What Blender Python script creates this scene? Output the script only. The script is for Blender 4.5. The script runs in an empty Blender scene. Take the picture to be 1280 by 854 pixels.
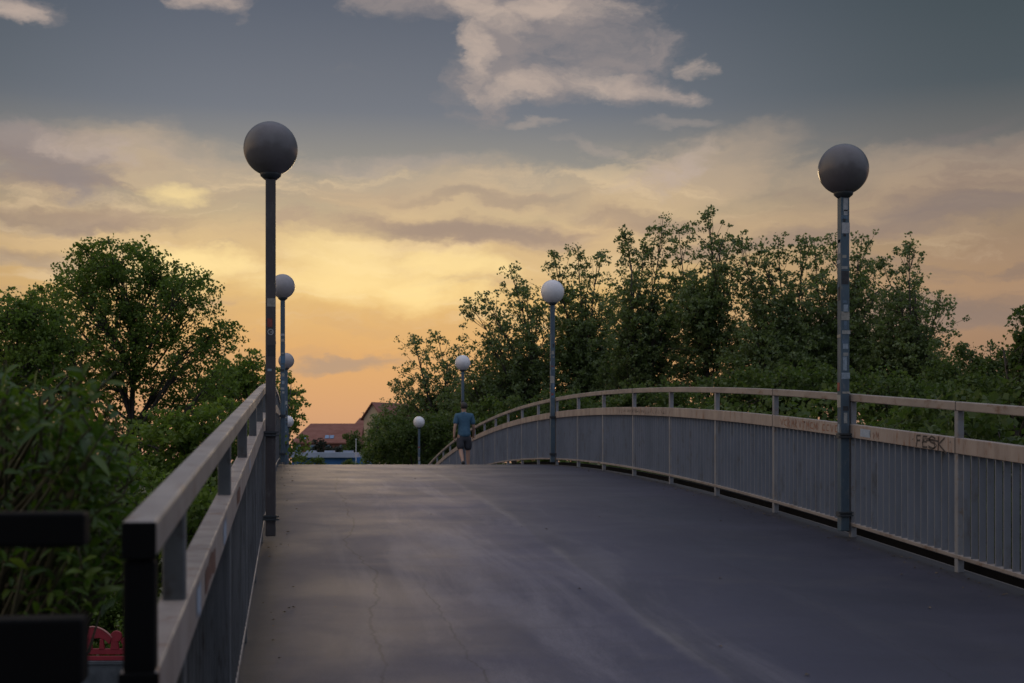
import bpy, bmesh, math, random
import numpy as np
from mathutils import Vector, Matrix
C = bpy.context.scene.collection
SC = bpy.context.scene
rad = math.radians

# ------------------------------------------------------------------ camera
F = 1700.0                       # focal length in pixels of a 1280 wide frame
PHI = math.atan(274 / F)         # camera turned right of the bridge axis (+Y)
ZC = 6.0                         # eye height above the ground below the bridge
HOR = 575.0
cam = bpy.data.cameras.new('camera')
cam.sensor_width = 36.0
cam.lens = F * 36 / 1280
cam.shift_y = (HOR - 427) / 1280
cam.clip_start = 0.05
cam.clip_end = 6000
cam.dof.use_dof = True
cam.dof.focus_distance = 17.0
cam.dof.aperture_fstop = 4.5
co = bpy.data.objects.new('camera', cam)
C.objects.link(co)
co.location = (0, 0, ZC)
co.rotation_euler = (rad(90), 0, -PHI)
SC.camera = co


def P(px, py, Z):
    """direction seen in the photo at depth Z -> a place in the world"""
    xc = (px - 640) / F * Z
    return Vector((xc * math.cos(PHI) + Z * math.sin(PHI), Z * math.cos(PHI) - xc * math.sin(PHI),
                   ZC + (HOR - py) / F * Z))


def AZEL(px, py):
    return (math.atan((px - 640) / F) + PHI, math.atan((HOR - py) / math.hypot(F, px - 640)))


# ------------------------------------------------------------------ world, sun, exposure
SC.view_settings.view_transform = 'Standard'
SC.view_settings.look = 'None'
SC.view_settings.exposure = 0.0
SC.view_settings.gamma = 1.0
SUN_AZ, SUN_EL = AZEL(470, 400)
W = bpy.data.worlds.new("World")
SC.world = W
W.use_nodes = True


class NG:
    """small helper for writing shader node graphs"""
    def __init__(s, tree):
        s.t = tree
        s.n = tree.nodes
        s.l = tree.links

    def put(s, sock, v):
        if isinstance(v, bpy.types.NodeSocket):
            s.l.new(v, sock)
        elif v is not None:
            if sock.type == 'RGBA' and len(v) == 3:
                v = (*v, 1)
            sock.default_value = v

    def m(s, op, a, b=None, c=None, clamp=False):
        n = s.n.new('ShaderNodeMath')
        n.operation = op
        n.use_clamp = clamp
        for k, v in enumerate((a, b, c)):
            if v is not None:
                s.put(n.inputs[k], v)
        return n.outputs[0]

    def smooth(s, v, lo, hi, a=0.0, b=1.0):
        n = s.n.new('ShaderNodeMapRange')
        n.interpolation_type = 'SMOOTHSTEP'
        s.put(n.inputs['Value'], v)
        n.inputs['From Min'].default_value = lo
        n.inputs['From Max'].default_value = hi
        n.inputs['To Min'].default_value = a
        n.inputs['To Max'].default_value = b
        return n.outputs[0]

    def mix(s, f, a, b, mode='MIX'):
        n = s.n.new('ShaderNodeMix')
        n.data_type = 'RGBA'
        n.blend_type = mode
        s.put(n.inputs[0], f)
        s.put(n.inputs[6], a)
        s.put(n.inputs[7], b)
        return n.outputs[2]

    def ramp(s, f, stops, interp='LINEAR'):
        n = s.n.new('ShaderNodeValToRGB')
        n.color_ramp.interpolation = interp
        e = n.color_ramp.elements
        while len(e) < len(stops):
            e.new(0.5)
        for k, (p, c) in enumerate(stops):
            e[k].position = p
            e[k].color = (*c, 1) if len(c) == 3 else c
        s.put(n.inputs[0], f)
        return n.outputs[0]

    def vec(s, x, y, z=0.0):
        n = s.n.new('ShaderNodeCombineXYZ')
        for k, v in enumerate((x, y, z)):
            s.put(n.inputs[k], v)
        return n.outputs[0]

    def noise(s, v, scale, detail=6, rough=0.55, dist=0.0, lac=2.0):
        n = s.n.new('ShaderNodeTexNoise')
        if v is not None:
            s.put(n.inputs['Vector'], v)
        n.inputs['Scale'].default_value = scale
        n.inputs['Detail'].default_value = detail
        n.inputs['Roughness'].default_value = rough
        n.inputs['Distortion'].default_value = dist
        n.inputs['Lacunarity'].default_value = lac
        return n.outputs[0]


def build_world():
    g = NG(W.node_tree)
    g.n.clear()
    out = g.n.new('ShaderNodeOutputWorld')
    tc = g.n.new('ShaderNodeTexCoord')
    sep = g.n.new('ShaderNodeSeparateXYZ')
    nrm = g.n.new('ShaderNodeVectorMath')
    nrm.operation = 'NORMALIZE'
    g.l.new(tc.outputs['Generated'], nrm.inputs[0])
    g.l.new(nrm.outputs[0], sep.inputs[0])
    x, y, z = sep.outputs
    el = g.m('ARCSINE', z)
    az = g.m('ARCTAN2', x, y)
    # base of the evening sky by elevation, towards the sunset
    warm = g.ramp(g.m('DIVIDE', el, 1.3, clamp=True), [
        (0.0000, (.48, .265, .175)), (0.0269, (.59, .315, .165)), (0.0577, (.68, .37, .145)), (0.0962, (.74, .48, .185)),
        (0.1269, (.58, .43, .245)), (0.1538, (.31, .29, .25)), (0.1923, (.15, .172, .21)), (0.2615, (.082, .103, .145)),
        (0.4615, (.20, .25, .33)), (0.9231, (.60, .63, .80))])
    side = g.ramp(g.m('DIVIDE', el, 1.3, clamp=True), [
        (0.0000, (.27, .165, .125)), (0.0462, (.34, .20, .13)), (0.0923, (.40, .25, .145)), (0.1308, (.30, .22, .155)),
        (0.1654, (.16, .155, .15)), (0.2000, (.075, .095, .11)), (0.2615, (.048, .068, .082)),
        (0.4615, (.20, .25, .33)), (0.9231, (.60, .63, .80))])
    back = g.ramp(g.m('DIVIDE', el, 1.3, clamp=True), [
        (0.0, (.21, .235, .30)), (.23, (.33, .38, .49)), (.54, (.50, .54, .66)), (.92, (.64, .67, .82))])
    west = g.ramp(g.m('DIVIDE', el, 1.3, clamp=True), [
        (0.0, (.75, .50, .30)), (.16, (1.0, .72, .44)), (.35, (.80, .68, .54)), (.7, (.55, .56, .60)), (1.0, (.60, .63, .80))])
    azc = AZEL(470, 350)[0]
    da = g.m('ABSOLUTE', g.m('SUBTRACT', az, azc))
    base = g.mix(g.smooth(da, .10, .46), warm, side)
    base = g.mix(g.smooth(da, .75, 1.7), base, back)
    # the brightest evening sky lies further left, outside the picture
    dw = g.m('ABSOLUTE', g.m('ADD', az, 1.35))
    base = g.mix(g.m('MULTIPLY', g.smooth(dw, .25, 1.05, 1, 0), .9), base, west)
    el0, az0 = el, az
    wv = g.vec(g.m('MULTIPLY', az, 14.0), g.m('MULTIPLY', el, 26.0), 2.2)
    wn = g.n.new('ShaderNodeTexNoise')
    g.l.new(wv, wn.inputs['Vector'])
    wn.inputs['Scale'].default_value = 1.0
    wn.inputs['Detail'].default_value = 6
    wn.inputs['Roughness'].default_value = .6
    ws = g.n.new('ShaderNodeSeparateXYZ')
    g.l.new(wn.outputs['Color'], ws.inputs[0])
    az = g.m('ADD', az0, g.m('MULTIPLY', g.m('SUBTRACT', ws.outputs[0], .5), .10))
    el = g.m('ADD', el0, g.m('MULTIPLY', g.m('SUBTRACT', ws.outputs[1], .5), .042))
    # wobbling direction used by every cloud
    q = g.vec(g.m('MULTIPLY', az0, 4.2), g.m('MULTIPLY', el, 15.0), .7)
    n1 = g.noise(q, 1.15, 9, .55, .25)
    q2 = g.vec(g.m('MULTIPLY', az, 6.5), g.m('MULTIPLY', el, 12.5), 3.1)
    n2 = g.noise(q2, 2.6, 10, .60, .35)
    q3 = g.vec(g.m('MULTIPLY', az0, 3.0), g.m('MULTIPLY', el, 26.0), 9.4)
    n3 = g.noise(q3, 1.3, 7, .52, .5)

    def blob(px, py, rx, ry, tilt=0.0):
        a0, e0 = AZEL(px, py)
        u = g.m('SUBTRACT', az, a0)
        v = g.m('SUBTRACT', el, e0)
        v = g.m('ADD', v, g.m('MULTIPLY', u, tilt))
        u = g.m('DIVIDE', u, rx / F)
        v = g.m('DIVIDE', v, ry / F)
        return g.m('SUBTRACT', 1.0, g.m('ADD', g.m('MULTIPLY', u, u), g.m('MULTIPLY', v, v)))

    def union(bl):
        r = bl[0]
        for b in bl[1:]:
            r = g.m('MAXIMUM', r, b)
        return g.m('MAXIMUM', r, -1.0)
    front = g.smooth(da, .9, 1.3, 1.0, 0.0)
    # broad pale bands of lit cloud in the middle of the sky
    bandm = union([blob(190, 225, 260, 55, .05), blob(560, 245, 330, 42, -.02), blob(850, 235, 160, 48, -.25),
                   blob(1160, 235, 240, 62, -.12), blob(400, 310, 420, 60, 0), blob(760, 300, 330, 45, .0)])
    f = g.smooth(g.m('ADD', g.m('MULTIPLY', bandm, .55), g.m('MULTIPLY', g.m('SUBTRACT', n1, .5), 2.6)), -.15, .75)
    lit = g.mix(g.smooth(da, .12, .5), (.74, .52, .27), (.46, .32, .20))
    litc = g.mix(g.smooth(el, .15, .235), lit, g.mix(g.smooth(da, .12, .5), (.52, .40, .29), (.33, .26, .215)))
    sky = g.mix(g.m('MULTIPLY', g.m('MULTIPLY', f, .72), front), base, litc)
    q5 = g.vec(g.m('MULTIPLY', az, 6.0), g.m('MULTIPLY', el, 30.0), 6.6)
    n5 = g.noise(q5, 1.6, 9, .6, .3)
    bel = g.m('MULTIPLY', g.m('MULTIPLY', g.smooth(el0, .06, .13), g.smooth(el0, .19, .235, 1, 0)), front)
    sky = g.mix(g.m('MULTIPLY', g.m('MULTIPLY', g.smooth(n5, .52, .70), bel), .55), sky, g.mix(g.smooth(da, .12, .5), (.80, .60, .36), (.52, .375, .24)))
    sky = g.mix(g.m('MULTIPLY', g.m('MULTIPLY', g.smooth(n5, .47, .30), bel), .55), sky, g.mix(g.smooth(da, .12, .5), (.40, .29, .225), (.22, .165, .145)))
    # grey mauve streaks
    grey = union([blob(560, 287, 210, 26, .03), blob(60, 200, 110, 40, .12), blob(1200, 262, 170, 34, -.05),
                  blob(415, 455, 95, 16, -.14), blob(90, 275, 200, 18, 0), blob(1010, 300, 240, 22, -.1), blob(60, 330, 90, 20, .1),
                  blob(1130, 395, 150, 26, 0), blob(780, 270, 160, 18, .1)])
    f = g.smooth(g.m('ADD', g.m('MULTIPLY', grey, .8), g.m('MULTIPLY', g.m('SUBTRACT', n3, .5), 2.4)), .05, .95)
    gc = g.mix(g.smooth(da, .10, .5), (.36, .265, .205), (.20, .155, .14))
    sky = g.mix(g.m('MULTIPLY', g.m('MULTIPLY', f, .80), front), sky, gc)
    # thin streaks everywhere low down
    f = g.smooth(n3, .42, .72)
    lowm = g.m('MULTIPLY', g.smooth(el0, .0, .1), g.smooth(el0, .17, .21, 1, 0))
    sky = g.mix(g.m('MULTIPLY', g.m('MULTIPLY', f, g.m('MULTIPLY', lowm, .30)), front), sky, (.42, .28, .20))
    # the sunlit cumulus high up, with a grey body
    body = union([blob(640, 70, 90, 70, -.5), blob(700, 25, 120, 50, 0), blob(560, -5, 190, 34, .0), blob(790, 108, 90, 26, .1),
                  blob(690, 105, 100, 30, -.05), blob(740, 60, 110, 44, 0), blob(10, 8, 60, 24, 0), blob(270, 0, 60, 20, 0), blob(50, 200, 120, 45, .15)])
    f = g.smooth(g.m('ADD', g.m('MULTIPLY', body, .85), g.m('MULTIPLY', g.m('SUBTRACT', n2, .5), 2.6)), -.10, .95)
    sky = g.mix(g.m('MULTIPLY', g.m('MULTIPLY', f, .80), front), sky, (.29, .25, .245))
    wisp = union([blob(845, 158, 60, 9, 0), blob(660, 158, 40, 7, 0), blob(730, 188, 90, 9, .2), blob(200, 190, 120, 10, .1), blob(480, 205, 160, 12, 0)])
    f = g.smooth(g.m('ADD', g.m('MULTIPLY', wisp, .6), g.m('MULTIPLY', g.m('SUBTRACT', n3, .5), 2.2)), .0, 1.3)
    sky = g.mix(g.m('MULTIPLY', g.m('MULTIPLY', f, .55), front), sky, (.44, .36, .31))
    mauve = union([blob(55, 205, 110, 26, .12), blob(30, 282, 150, 13, 0), blob(570, 288, 130, 16, .03), blob(1215, 160, 110, 12, -.15), blob(1200, 262, 140, 22, -.05), blob(660, 250, 170, 9, 0)])
    f = g.smooth(g.m('ADD', g.m('MULTIPLY', mauve, .8), g.m('MULTIPLY', g.m('SUBTRACT', n3, .5), 2.6)), -.1, 1.1)
    sky = g.mix(g.m('MULTIPLY', g.m('MULTIPLY', f, .42), front), sky, (.22, .18, .18))
    crest = union([blob(770, 108, 95, 20, .12), blob(882, 73, 30, 17, 0), blob(655, 112, 60, 22, -.2), blob(600, 60, 30, 50, .3),
                   blob(720, 8, 100, 18, 0), blob(610, 15, 70, 24, .4), blob(12, 6, 40, 16, 0), blob(95, 187, 70, 18, .15), blob(265, 0, 40, 12, 0),
                   blob(835, 218, 60, 30, -.4)])
    q4 = g.vec(g.m('MULTIPLY', az, 10.0), g.m('MULTIPLY', el, 17.0), 5.3)
    n4 = g.noise(q4, 2.2, 11, .62, .4)
    f = g.smooth(g.m('ADD', g.m('MULTIPLY', crest, .9), g.m('MULTIPLY', g.m('SUBTRACT', n4, .5), 3.0)), -.25, 1.45)
    sky = g.mix(g.m('MULTIPLY', g.m('MULTIPLY', f, .9), front), sky, (.50, .40, .34))
    # the brightest yellow patches where the sun stands behind the cloud
    glow = union([blob(440, 335, 150, 62, 0), blob(520, 360, 100, 40, 0), blob(250, 330, 90, 34, 0), blob(560, 330, 110, 24, 0),
                  blob(215, 245, 70, 18, 0)])
    f = g.smooth(g.m('ADD', glow, g.m('MULTIPLY', g.m('SUBTRACT', n1, .5), 1.8)), .0, 1.1)
    sky = g.mix(g.m('MULTIPLY', g.m('MULTIPLY', f, .75), front), sky, (1.05, .80, .36))
    # dull ground below the horizon
    sky = g.mix(g.smooth(el0, -.03, -.001, 1.0, 0.0), sky, (.05, .05, .045))
    bg = g.n.new('ShaderNodeBackground')
    g.l.new(sky, bg.inputs[0])
    bg.inputs[1].default_value = 1.0
    st = g.n.new('ShaderNodeTexSky')
    st.sky_type = 'NISHITA'
    st.sun_disc = False
    st.sun_elevation = SUN_EL
    st.sun_rotation = SUN_AZ
    st.dust_density = 2.0
    bg2 = g.n.new('ShaderNodeBackground')
    g.l.new(st.outputs[0], bg2.inputs[0])
    bg2.inputs[1].default_value = 0.0012
    add = g.n.new('ShaderNodeAddShader')
    g.l.new(bg.outputs[0], add.inputs[0])
    g.l.new(bg2.outputs[0], add.inputs[1])
    g.l.new(add.outputs[0], out.inputs[0])


build_world()
sl = bpy.data.lights.new('sun', 'SUN')
sl.energy = 0.25
sl.angle = rad(12)
sl.color = (1.0, .72, .42)
so = bpy.data.objects.new('sun', sl)
C.objects.link(so)
sd = Vector((math.sin(SUN_AZ) * math.cos(SUN_EL), math.cos(SUN_AZ) * math.cos(SUN_EL), math.sin(SUN_EL)))
so.rotation_euler = sd.to_track_quat('Z', 'Y').to_euler()
so.location = (0, 30, 30)


# ------------------------------------------------------------------ object helpers
def tag(o, label=None, cat=None, group=None, kind=None):
    if label: o['label'] = label
    if cat: o['category'] = cat
    if group: o['group'] = group
    if kind: o['kind'] = kind
    return o


def empty(name, loc, label, cat, group=None):
    o = bpy.data.objects.new(name, None)
    o.empty_display_size = .2
    o.location = loc
    C.objects.link(o)
    return tag(o, label, cat, group)


class MB:
    """collects shapes (world coordinates) and links them as ONE mesh object"""
    def __init__(s):
        s.v = []
        s.f = []

    def add(s, v, f):
        o = len(s.v)
        s.v += [tuple(p) for p in v]
        s.f += [tuple(i + o for i in q) for q in f]
        return s

    def box(s, x0, x1, y0, y1, z0, z1):
        return s.add([(x0, y0, z0), (x1, y0, z0), (x1, y1, z0), (x0, y1, z0),
                      (x0, y0, z1), (x1, y0, z1), (x1, y1, z1), (x0, y1, z1)],
                     [(0, 3, 2, 1), (4, 5, 6, 7), (0, 1, 5, 4), (1, 2, 6, 5), (2, 3, 7, 6), (3, 0, 4, 7)])

    def obox(s, c, ax, ay, hx, hy, hz):
        """box about c with horizontal axes ax, ay"""
        c, ax, ay = Vector(c), Vector(ax), Vector(ay)
        v = []
        for k in (-1, 1):
            for i, j in ((-1, -1), (1, -1), (1, 1), (-1, 1)):
                v.append(c + ax * hx * i + ay * hy * j + Vector((0, 0, hz * k)))
        return s.add(v, [(0, 3, 2, 1), (4, 5, 6, 7), (0, 1, 5, 4), (1, 2, 6, 5), (2, 3, 7, 6), (3, 0, 4, 7)])

    def tube(s, pts, rads, n=8, cap=True):
        pts = [Vector(p) for p in pts]
        v = []
        f = []
        up = Vector((.31, .2, .93)).normalized()
        for i, p in enumerate(pts):
            d = (pts[min(i + 1, len(pts) - 1)] - pts[max(i - 1, 0)])
            d = d.normalized() if d.length > 1e-9 else Vector((0, 0, 1))
            a = d.cross(up)
            if a.length < .05:
                a = d.cross(Vector((1, 0, 0)))
            a.normalize()
            b = d.cross(a)
            for k in range(n):
                t = 2 * math.pi * k / n
                v.append(p + (a * math.cos(t) + b * math.sin(t)) * rads[i])
        for i in range(len(pts) - 1):
            for k in range(n):
                k2 = (k + 1) % n
                f.append((i * n + k, i * n + k2, (i + 1) * n + k2, (i + 1) * n + k))
        if cap:
            f.append(tuple(range(n))[::-1])
            f.append(tuple((len(pts) - 1) * n + k for k in range(n)))
        return s.add(v, f)

    def lathe(s, c, prof, n=24):
        v = []
        f = []
        for r, z in prof:
            for k in range(n):
                t = 2 * math.pi * k / n
                v.append((c[0] + r * math.cos(t), c[1] + r * math.sin(t), c[2] + z))
        for i in range(len(prof) - 1):
            for k in range(n):
                k2 = (k + 1) % n
                f.append((i * n + k, i * n + k2, (i + 1) * n + k2, (i + 1) * n + k))
        f.append(tuple(range(n))[::-1])
        f.append(tuple((len(prof) - 1) * n + k for k in range(n)))
        return s.add(v, f)

    def build(s, name, m, parent=None, smooth=False, bevel=0.0, seg=2):
        me = bpy.data.meshes.new(name)
        me.from_pydata(s.v, [], s.f)
        me.update()
        if smooth:
            me.polygons.foreach_set('use_smooth', [True] * len(me.polygons))
        me.materials.append(m)
        o = bpy.data.objects.new(name, me)
        C.objects.link(o)
        if parent is not None:
            o.parent = parent
            o.matrix_parent_inverse = Matrix.Translation(-parent.location)
        if bevel:
            b = o.modifiers.new('bevel', 'BEVEL')
            b.width = bevel
            b.segments = seg
            b.limit_method = 'ANGLE'
        return o


# ------------------------------------------------------------------ materials
def mat(name):
    m = bpy.data.materials.new(name)
    m.use_nodes = True
    g = NG(m.node_tree)
    b = g.n['Principled BSDF']
    return m, g, b


def coords(g):
    return g.n.new('ShaderNodeTexCoord').outputs['Object']


def paint(name, c1, c2, rough=.5, scale=6.0, bump=.05, grime=None, gs=(1, 1, 1), metallic=0.0):
    m, g, b = mat(name)
    co_ = coords(g)
    mp = g.n.new('ShaderNodeMapping')
    g.l.new(co_, mp.inputs[0])
    mp.inputs['Scale'].default_value = gs
    n = g.noise(mp.outputs[0], scale, 8, .6)
    col = g.mix(g.smooth(n, .35, .68), c1, c2)
    if grime:
        n2 = g.noise(mp.outputs[0], scale * 3.1, 10, .68)
        col = g.mix(g.smooth(n2, .52, .72), col, grime)
    g.l.new(col, b.inputs['Base Color'])
    b.inputs['Metallic'].default_value = metallic
    g.put(b.inputs['Roughness'], g.smooth(n, .3, .7, rough - .1, rough + .12))
    if bump:
        bp = g.n.new('ShaderNodeBump')
        bp.inputs['Strength'].default_value = bump
        bp.inputs['Distance'].default_value = .01
        g.l.new(g.noise(mp.outputs[0], scale * 8, 6, .6), bp.inputs['Height'])
        g.l.new(bp.outputs[0], b.inputs['Normal'])
    return m


def foliage(name, cols, trans=.35, rough=.55, spec=.3):
    m, g, b = mat(name)
    geo = g.n.new('ShaderNodeNewGeometry')
    r = geo.outputs['Random Per Island']
    col = g.ramp(r, [(i / (len(cols) - 1), c) for i, c in enumerate(cols)])
    big = g.noise(coords(g), .45, 3, .5)
    col = g.mix(g.smooth(big, .35, .7, 0.0, .45), col, cols[0])
    g.l.new(col, b.inputs['Base Color'])
    b.inputs['Roughness'].default_value = rough
    b.inputs['Specular IOR Level'].default_value = spec
    t = g.n.new('ShaderNodeBsdfTranslucent')
    tcol = g.mix(1.0, col, (1.25, 1.35, .7), 'MULTIPLY')
    g.l.new(tcol, t.inputs[0])
    mx = g.n.new('ShaderNodeMixShader')
    mx.inputs[0].default_value = trans
    out = g.n['Material Output']
    g.l.new(b.outputs[0], mx.inputs[1])
    g.l.new(t.outputs[0], mx.inputs[2])
    g.l.new(mx.outputs[0], out.inputs[0])
    return m


def asphalt():
    m, g, b = mat('worn_asphalt')
    co_ = coords(g)
    sep = g.n.new('ShaderNodeSeparateXYZ')
    g.l.new(co_, sep.inputs[0])
    x, y, z = sep.outputs
    wide = g.noise(g.vec(g.m('MULTIPLY', x, .35), g.m('MULTIPLY', y, .55)), 1.0, 6, .58, .4)
    col = g.mix(g.smooth(wide, .32, .70), (.043, .044, .064), (.080, .078, .106))
    patch = g.noise(g.vec(g.m('MULTIPLY', x, 1.0), g.m('MULTIPLY', y, 1.2), 4.0), 1.3, 8, .62, .6)
    col = g.mix(g.smooth(patch, .50, .75, 0, .5), col, (.105, .097, .10))
    lane = g.noise(g.vec(g.m('MULTIPLY', x, 1.5), g.m('MULTIPLY', y, .22), 8.0), 1.2, 9, .64, .7)
    lanem = g.smooth(g.m('ABSOLUTE', g.m('SUBTRACT', x, 1.7)), .4, 2.2, 1, .15)
    col = g.mix(g.m('MULTIPLY', g.smooth(lane, .47, .68), g.m('MULTIPLY', lanem, .60)), col, (.150, .144, .158))
    cross = g.noise(g.vec(g.m('MULTIPLY', x, .35), g.m('MULTIPLY', y, 2.4), 15.0), 1.2, 8, .62, .4)
    col = g.mix(g.m('MULTIPLY', g.smooth(cross, .53, .72), .30), col, (.045, .042, .052))
    light_falloff = g.smooth(g.m('ADD', g.m('ABSOLUTE', g.m('SUBTRACT', x, 1.55)), g.m('MULTIPLY', g.m('SUBTRACT', wide, .5), 2.6)), .1, 2.2, 1, 0)  # pale centre, darker sides: light falloff across the deck painted in
    col = g.mix(1.0, col, g.mix(light_falloff, (.58, .58, .65), (1.42, 1.36, 1.44)), 'MULTIPLY')
    fine = g.noise(co_, 95, 4, .7)
    col = g.mix(g.smooth(fine, .40, .66, 0, .45), col, (.04, .038, .042))
    spots = g.noise(co_, 38, 4, .7)
    col = g.mix(g.smooth(spots, .70, .76, 0, .6), col, (.19, .18, .17))
    # the longitudinal joint, paler and ragged
    wob = g.noise(g.vec(0.0, y, 0.0), .7, 5, .6)
    jx = g.m('ADD', 2.06, g.m('MULTIPLY', wob, .18))
    dj = g.m('ABSOLUTE', g.m('SUBTRACT', x, jx))
    rag = g.noise(co_, 7, 6, .7)
    j = g.smooth(g.m('ADD', dj, g.m('MULTIPLY', g.m('SUBTRACT', rag, .5), .16)), .01, .085, 1, 0)
    along = g.smooth(g.noise(g.vec(0.0, y, 7.0), .6, 6, .65), .38, .66)
    col = g.mix(g.m('MULTIPLY', g.m('MULTIPLY', j, along), .6), col, (.17, .156, .158))
    side = g.m('MULTIPLY', g.smooth(g.m('SUBTRACT', x, jx), 0.0, .02), g.smooth(g.m('SUBTRACT', x, jx), .02, .5, 1, 0))
    col = g.mix(g.m('MULTIPLY', side, .28), col, (.045, .044, .048))
    # wandering dark cracks
    cr = None
    for k, (x0, amp, sc, w, y0, y1) in enumerate([(.55, .75, .33, .009, 5, 30), (.92, .5, .5, .007, 3, 10.5), (3.4, .8, .28, .005, 2, 18)]):
        cn = g.noise(g.vec(0.0, y, 11.0 + 5 * k), sc, 7, .62)
        cx = g.m('ADD', x0 - amp * .5, g.m('MULTIPLY', cn, amp))
        d = g.m('ABSOLUTE', g.m('SUBTRACT', x, cx))
        c = g.smooth(d, w * .4, w * 1.5, 1, 0)
        c = g.m('MULTIPLY', c, g.m('MULTIPLY', g.smooth(y, y0, y0 + 1), g.smooth(y, y1 - 2, y1, 1, 0)))
        c = g.m('MULTIPLY', c, g.smooth(g.noise(g.vec(0.0, y, 30.0 + k), 1.2, 3, .6), .3, .55, .25, 1))
        cr = c if cr is None else g.m('MAXIMUM', cr, c)
    col = g.mix(g.m('MULTIPLY', cr, .5), col, (.018, .017, .018))
    # dirt gathers along both edges
    ed = g.m('MINIMUM', g.m('SUBTRACT', x, -.25), g.m('SUBTRACT', 5.05, x))
    ed = g.smooth(g.m('ADD', ed, g.m('MULTIPLY', g.m('SUBTRACT', rag, .5), .35)), .02, .28, .7, 0)
    col = g.mix(ed, col, (.040, .036, .032))
    g.l.new(col, b.inputs['Base Color'])
    streak = g.noise(g.vec(g.m('MULTIPLY', x, .8), g.m('MULTIPLY', y, .8), 2.0), 1.1, 8, .6, .5)
    g.put(b.inputs['Roughness'], g.smooth(streak, .3, .7, .50, .62))
    b.inputs['Specular IOR Level'].default_value = .22
    bp = g.n.new('ShaderNodeBump')
    bp.inputs['Strength'].default_value = .35
    bp.inputs['Distance'].default_value = .004
    g.l.new(fine, bp.inputs['Height'])
    g.l.new(bp.outputs[0], b.inputs['Normal'])
    return m


M_ASPH = asphalt()
M_RAIL = paint('weathered_rail_paint', (.31, .272, .25), (.235, .203, .185), .55, 3.0, .15, (.16, .10, .07), (1, .6, 1))
M_MID = paint('flaking_mid_rail_paint', (.35, .298, .268), (.265, .218, .195), .55, 4.0, .25, (.20, .10, .06), (1, 1.3, .35))
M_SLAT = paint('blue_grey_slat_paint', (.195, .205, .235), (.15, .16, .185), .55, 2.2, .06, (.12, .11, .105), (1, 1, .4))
M_SLAT_SHADE = paint('grimy_shaded_slat_paint', (.115, .122, .135), (.065, .069, .078), .6, 3.4, .12, (.035, .030, .030), (1, 1, .5))  # left slats: the slat paint darkened for shade, plus grime
M_POST_SHADE = paint('grimy_shaded_post_paint', (.12, .13, .14), (.08, .085, .095), .6, 4.0, .06, (.06, .05, .045))  # left posts: darker copy of the post paint, shade painted in
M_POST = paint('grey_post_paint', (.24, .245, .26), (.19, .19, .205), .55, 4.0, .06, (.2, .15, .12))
M_SHADE_BLACK = paint('shade_black', (.006, .006, .007), (.009, .009, .010), .85, 6.0, .05)  # near black standing in for shade on near rail ends and edge strip
M_SHADE_BLACK.node_tree.nodes['Principled BSDF'].inputs['Specular IOR Level'].default_value = .12
M_POLE = paint('dark_blue_pole_paint', (.075, .115, .15), (.055, .085, .115), .5, 7.0, .08, (.14, .15, .155), (1, 1, .35))
M_POLE2 = paint('dark_brown_pole_paint', (.075, .066, .068), (.058, .05, .054), .5, 7.0, .08, (.11, .10, .10), (1, 1, .35))
M_BRACKET = paint('dark_steel', (.05, .06, .07), (.04, .045, .05), .5, 9)
M_CONC = paint('concrete', (.30, .29, .28), (.22, .215, .21), .8, 2.0, .3)
M_WALLC = paint('blue_grey_concrete', (.08, .095, .11), (.05, .06, .07), .8, 2.5, .3)
M_BARK = paint('bark', (.045, .037, .030), (.068, .058, .048), .85, 3.0, .5, None, (1, 1, .3))
M_TWIG = paint('green_brown_twig', (.07, .06, .035), (.09, .085, .045), .7, 8, .2)
M_GRASS = paint('grass_ground', (.025, .038, .014), (.04, .05, .02), .9, .35, .4, (.02, .028, .012))
M_ROAD = paint('road_asphalt', (.05, .05, .052), (.065, .063, .063), .8, .8, .2)


def globe_mat(name, c1, c2, tr):
    m, g, b = mat(name)
    n = g.noise(coords(g), 7, 7, .6)
    col = g.mix(g.smooth(n, .35, .75), c1, c2)
    g.l.new(col, b.inputs['Base Color'])
    b.inputs['Roughness'].default_value = .22
    b.inputs['Coat Weight'].default_value = .3
    b.inputs['Coat Roughness'].default_value = .15
    t = g.n.new('ShaderNodeBsdfTranslucent')
    g.l.new(col, t.inputs[0])
    mx = g.n.new('ShaderNodeMixShader')
    mx.inputs[0].default_value = tr
    g.l.new(b.outputs[0], mx.inputs[1])
    g.l.new(t.outputs[0], mx.inputs[2])
    g.l.new(mx.outputs[0], g.n['Material Output'].inputs[0])
    return m


M_GLOBE_DARK = globe_mat('dark_grey_globe', (.25, .235, .245), (.205, .19, .20), .45)  # near pair, darker grey than the far globes
M_GLOBE_MID = globe_mat('mid_grey_globe', (.52, .49, .50), (.43, .41, .42), .4)  # mid grey, between the near and far globes
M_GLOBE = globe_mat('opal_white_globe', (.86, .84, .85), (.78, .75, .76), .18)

L_TREE = foliage('broad_tree_leaves', [(.08, .125, .028), (.115, .175, .036), (.155, .225, .045), (.21, .28, .065)], .48)
L_POP = foliage('poplar_leaves', [(.10, .135, .055), (.13, .175, .068), (.165, .22, .085), (.21, .26, .11)], .46, .45, .5)
L_SHRUB = foliage('shrub_leaves', [(.055, .085, .025), (.075, .115, .030), (.10, .145, .038), (.135, .17, .055)], .42)
L_NEAR = foliage('glossy_near_leaves', [(.036, .078, .012), (.058, .115, .015), (.090, .155, .020), (.16, .22, .036)], .42, .42, .4)
L_DARK = foliage('dark_far_leaves', [(.018, .024, .018), (.026, .034, .024), (.034, .045, .028)], .2)


# ------------------------------------------------------------------ the bridge
D0, BAY = 11.70, 2.0
RX, LX = 5.019, -.277            # centre lines of the two railings


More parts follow.
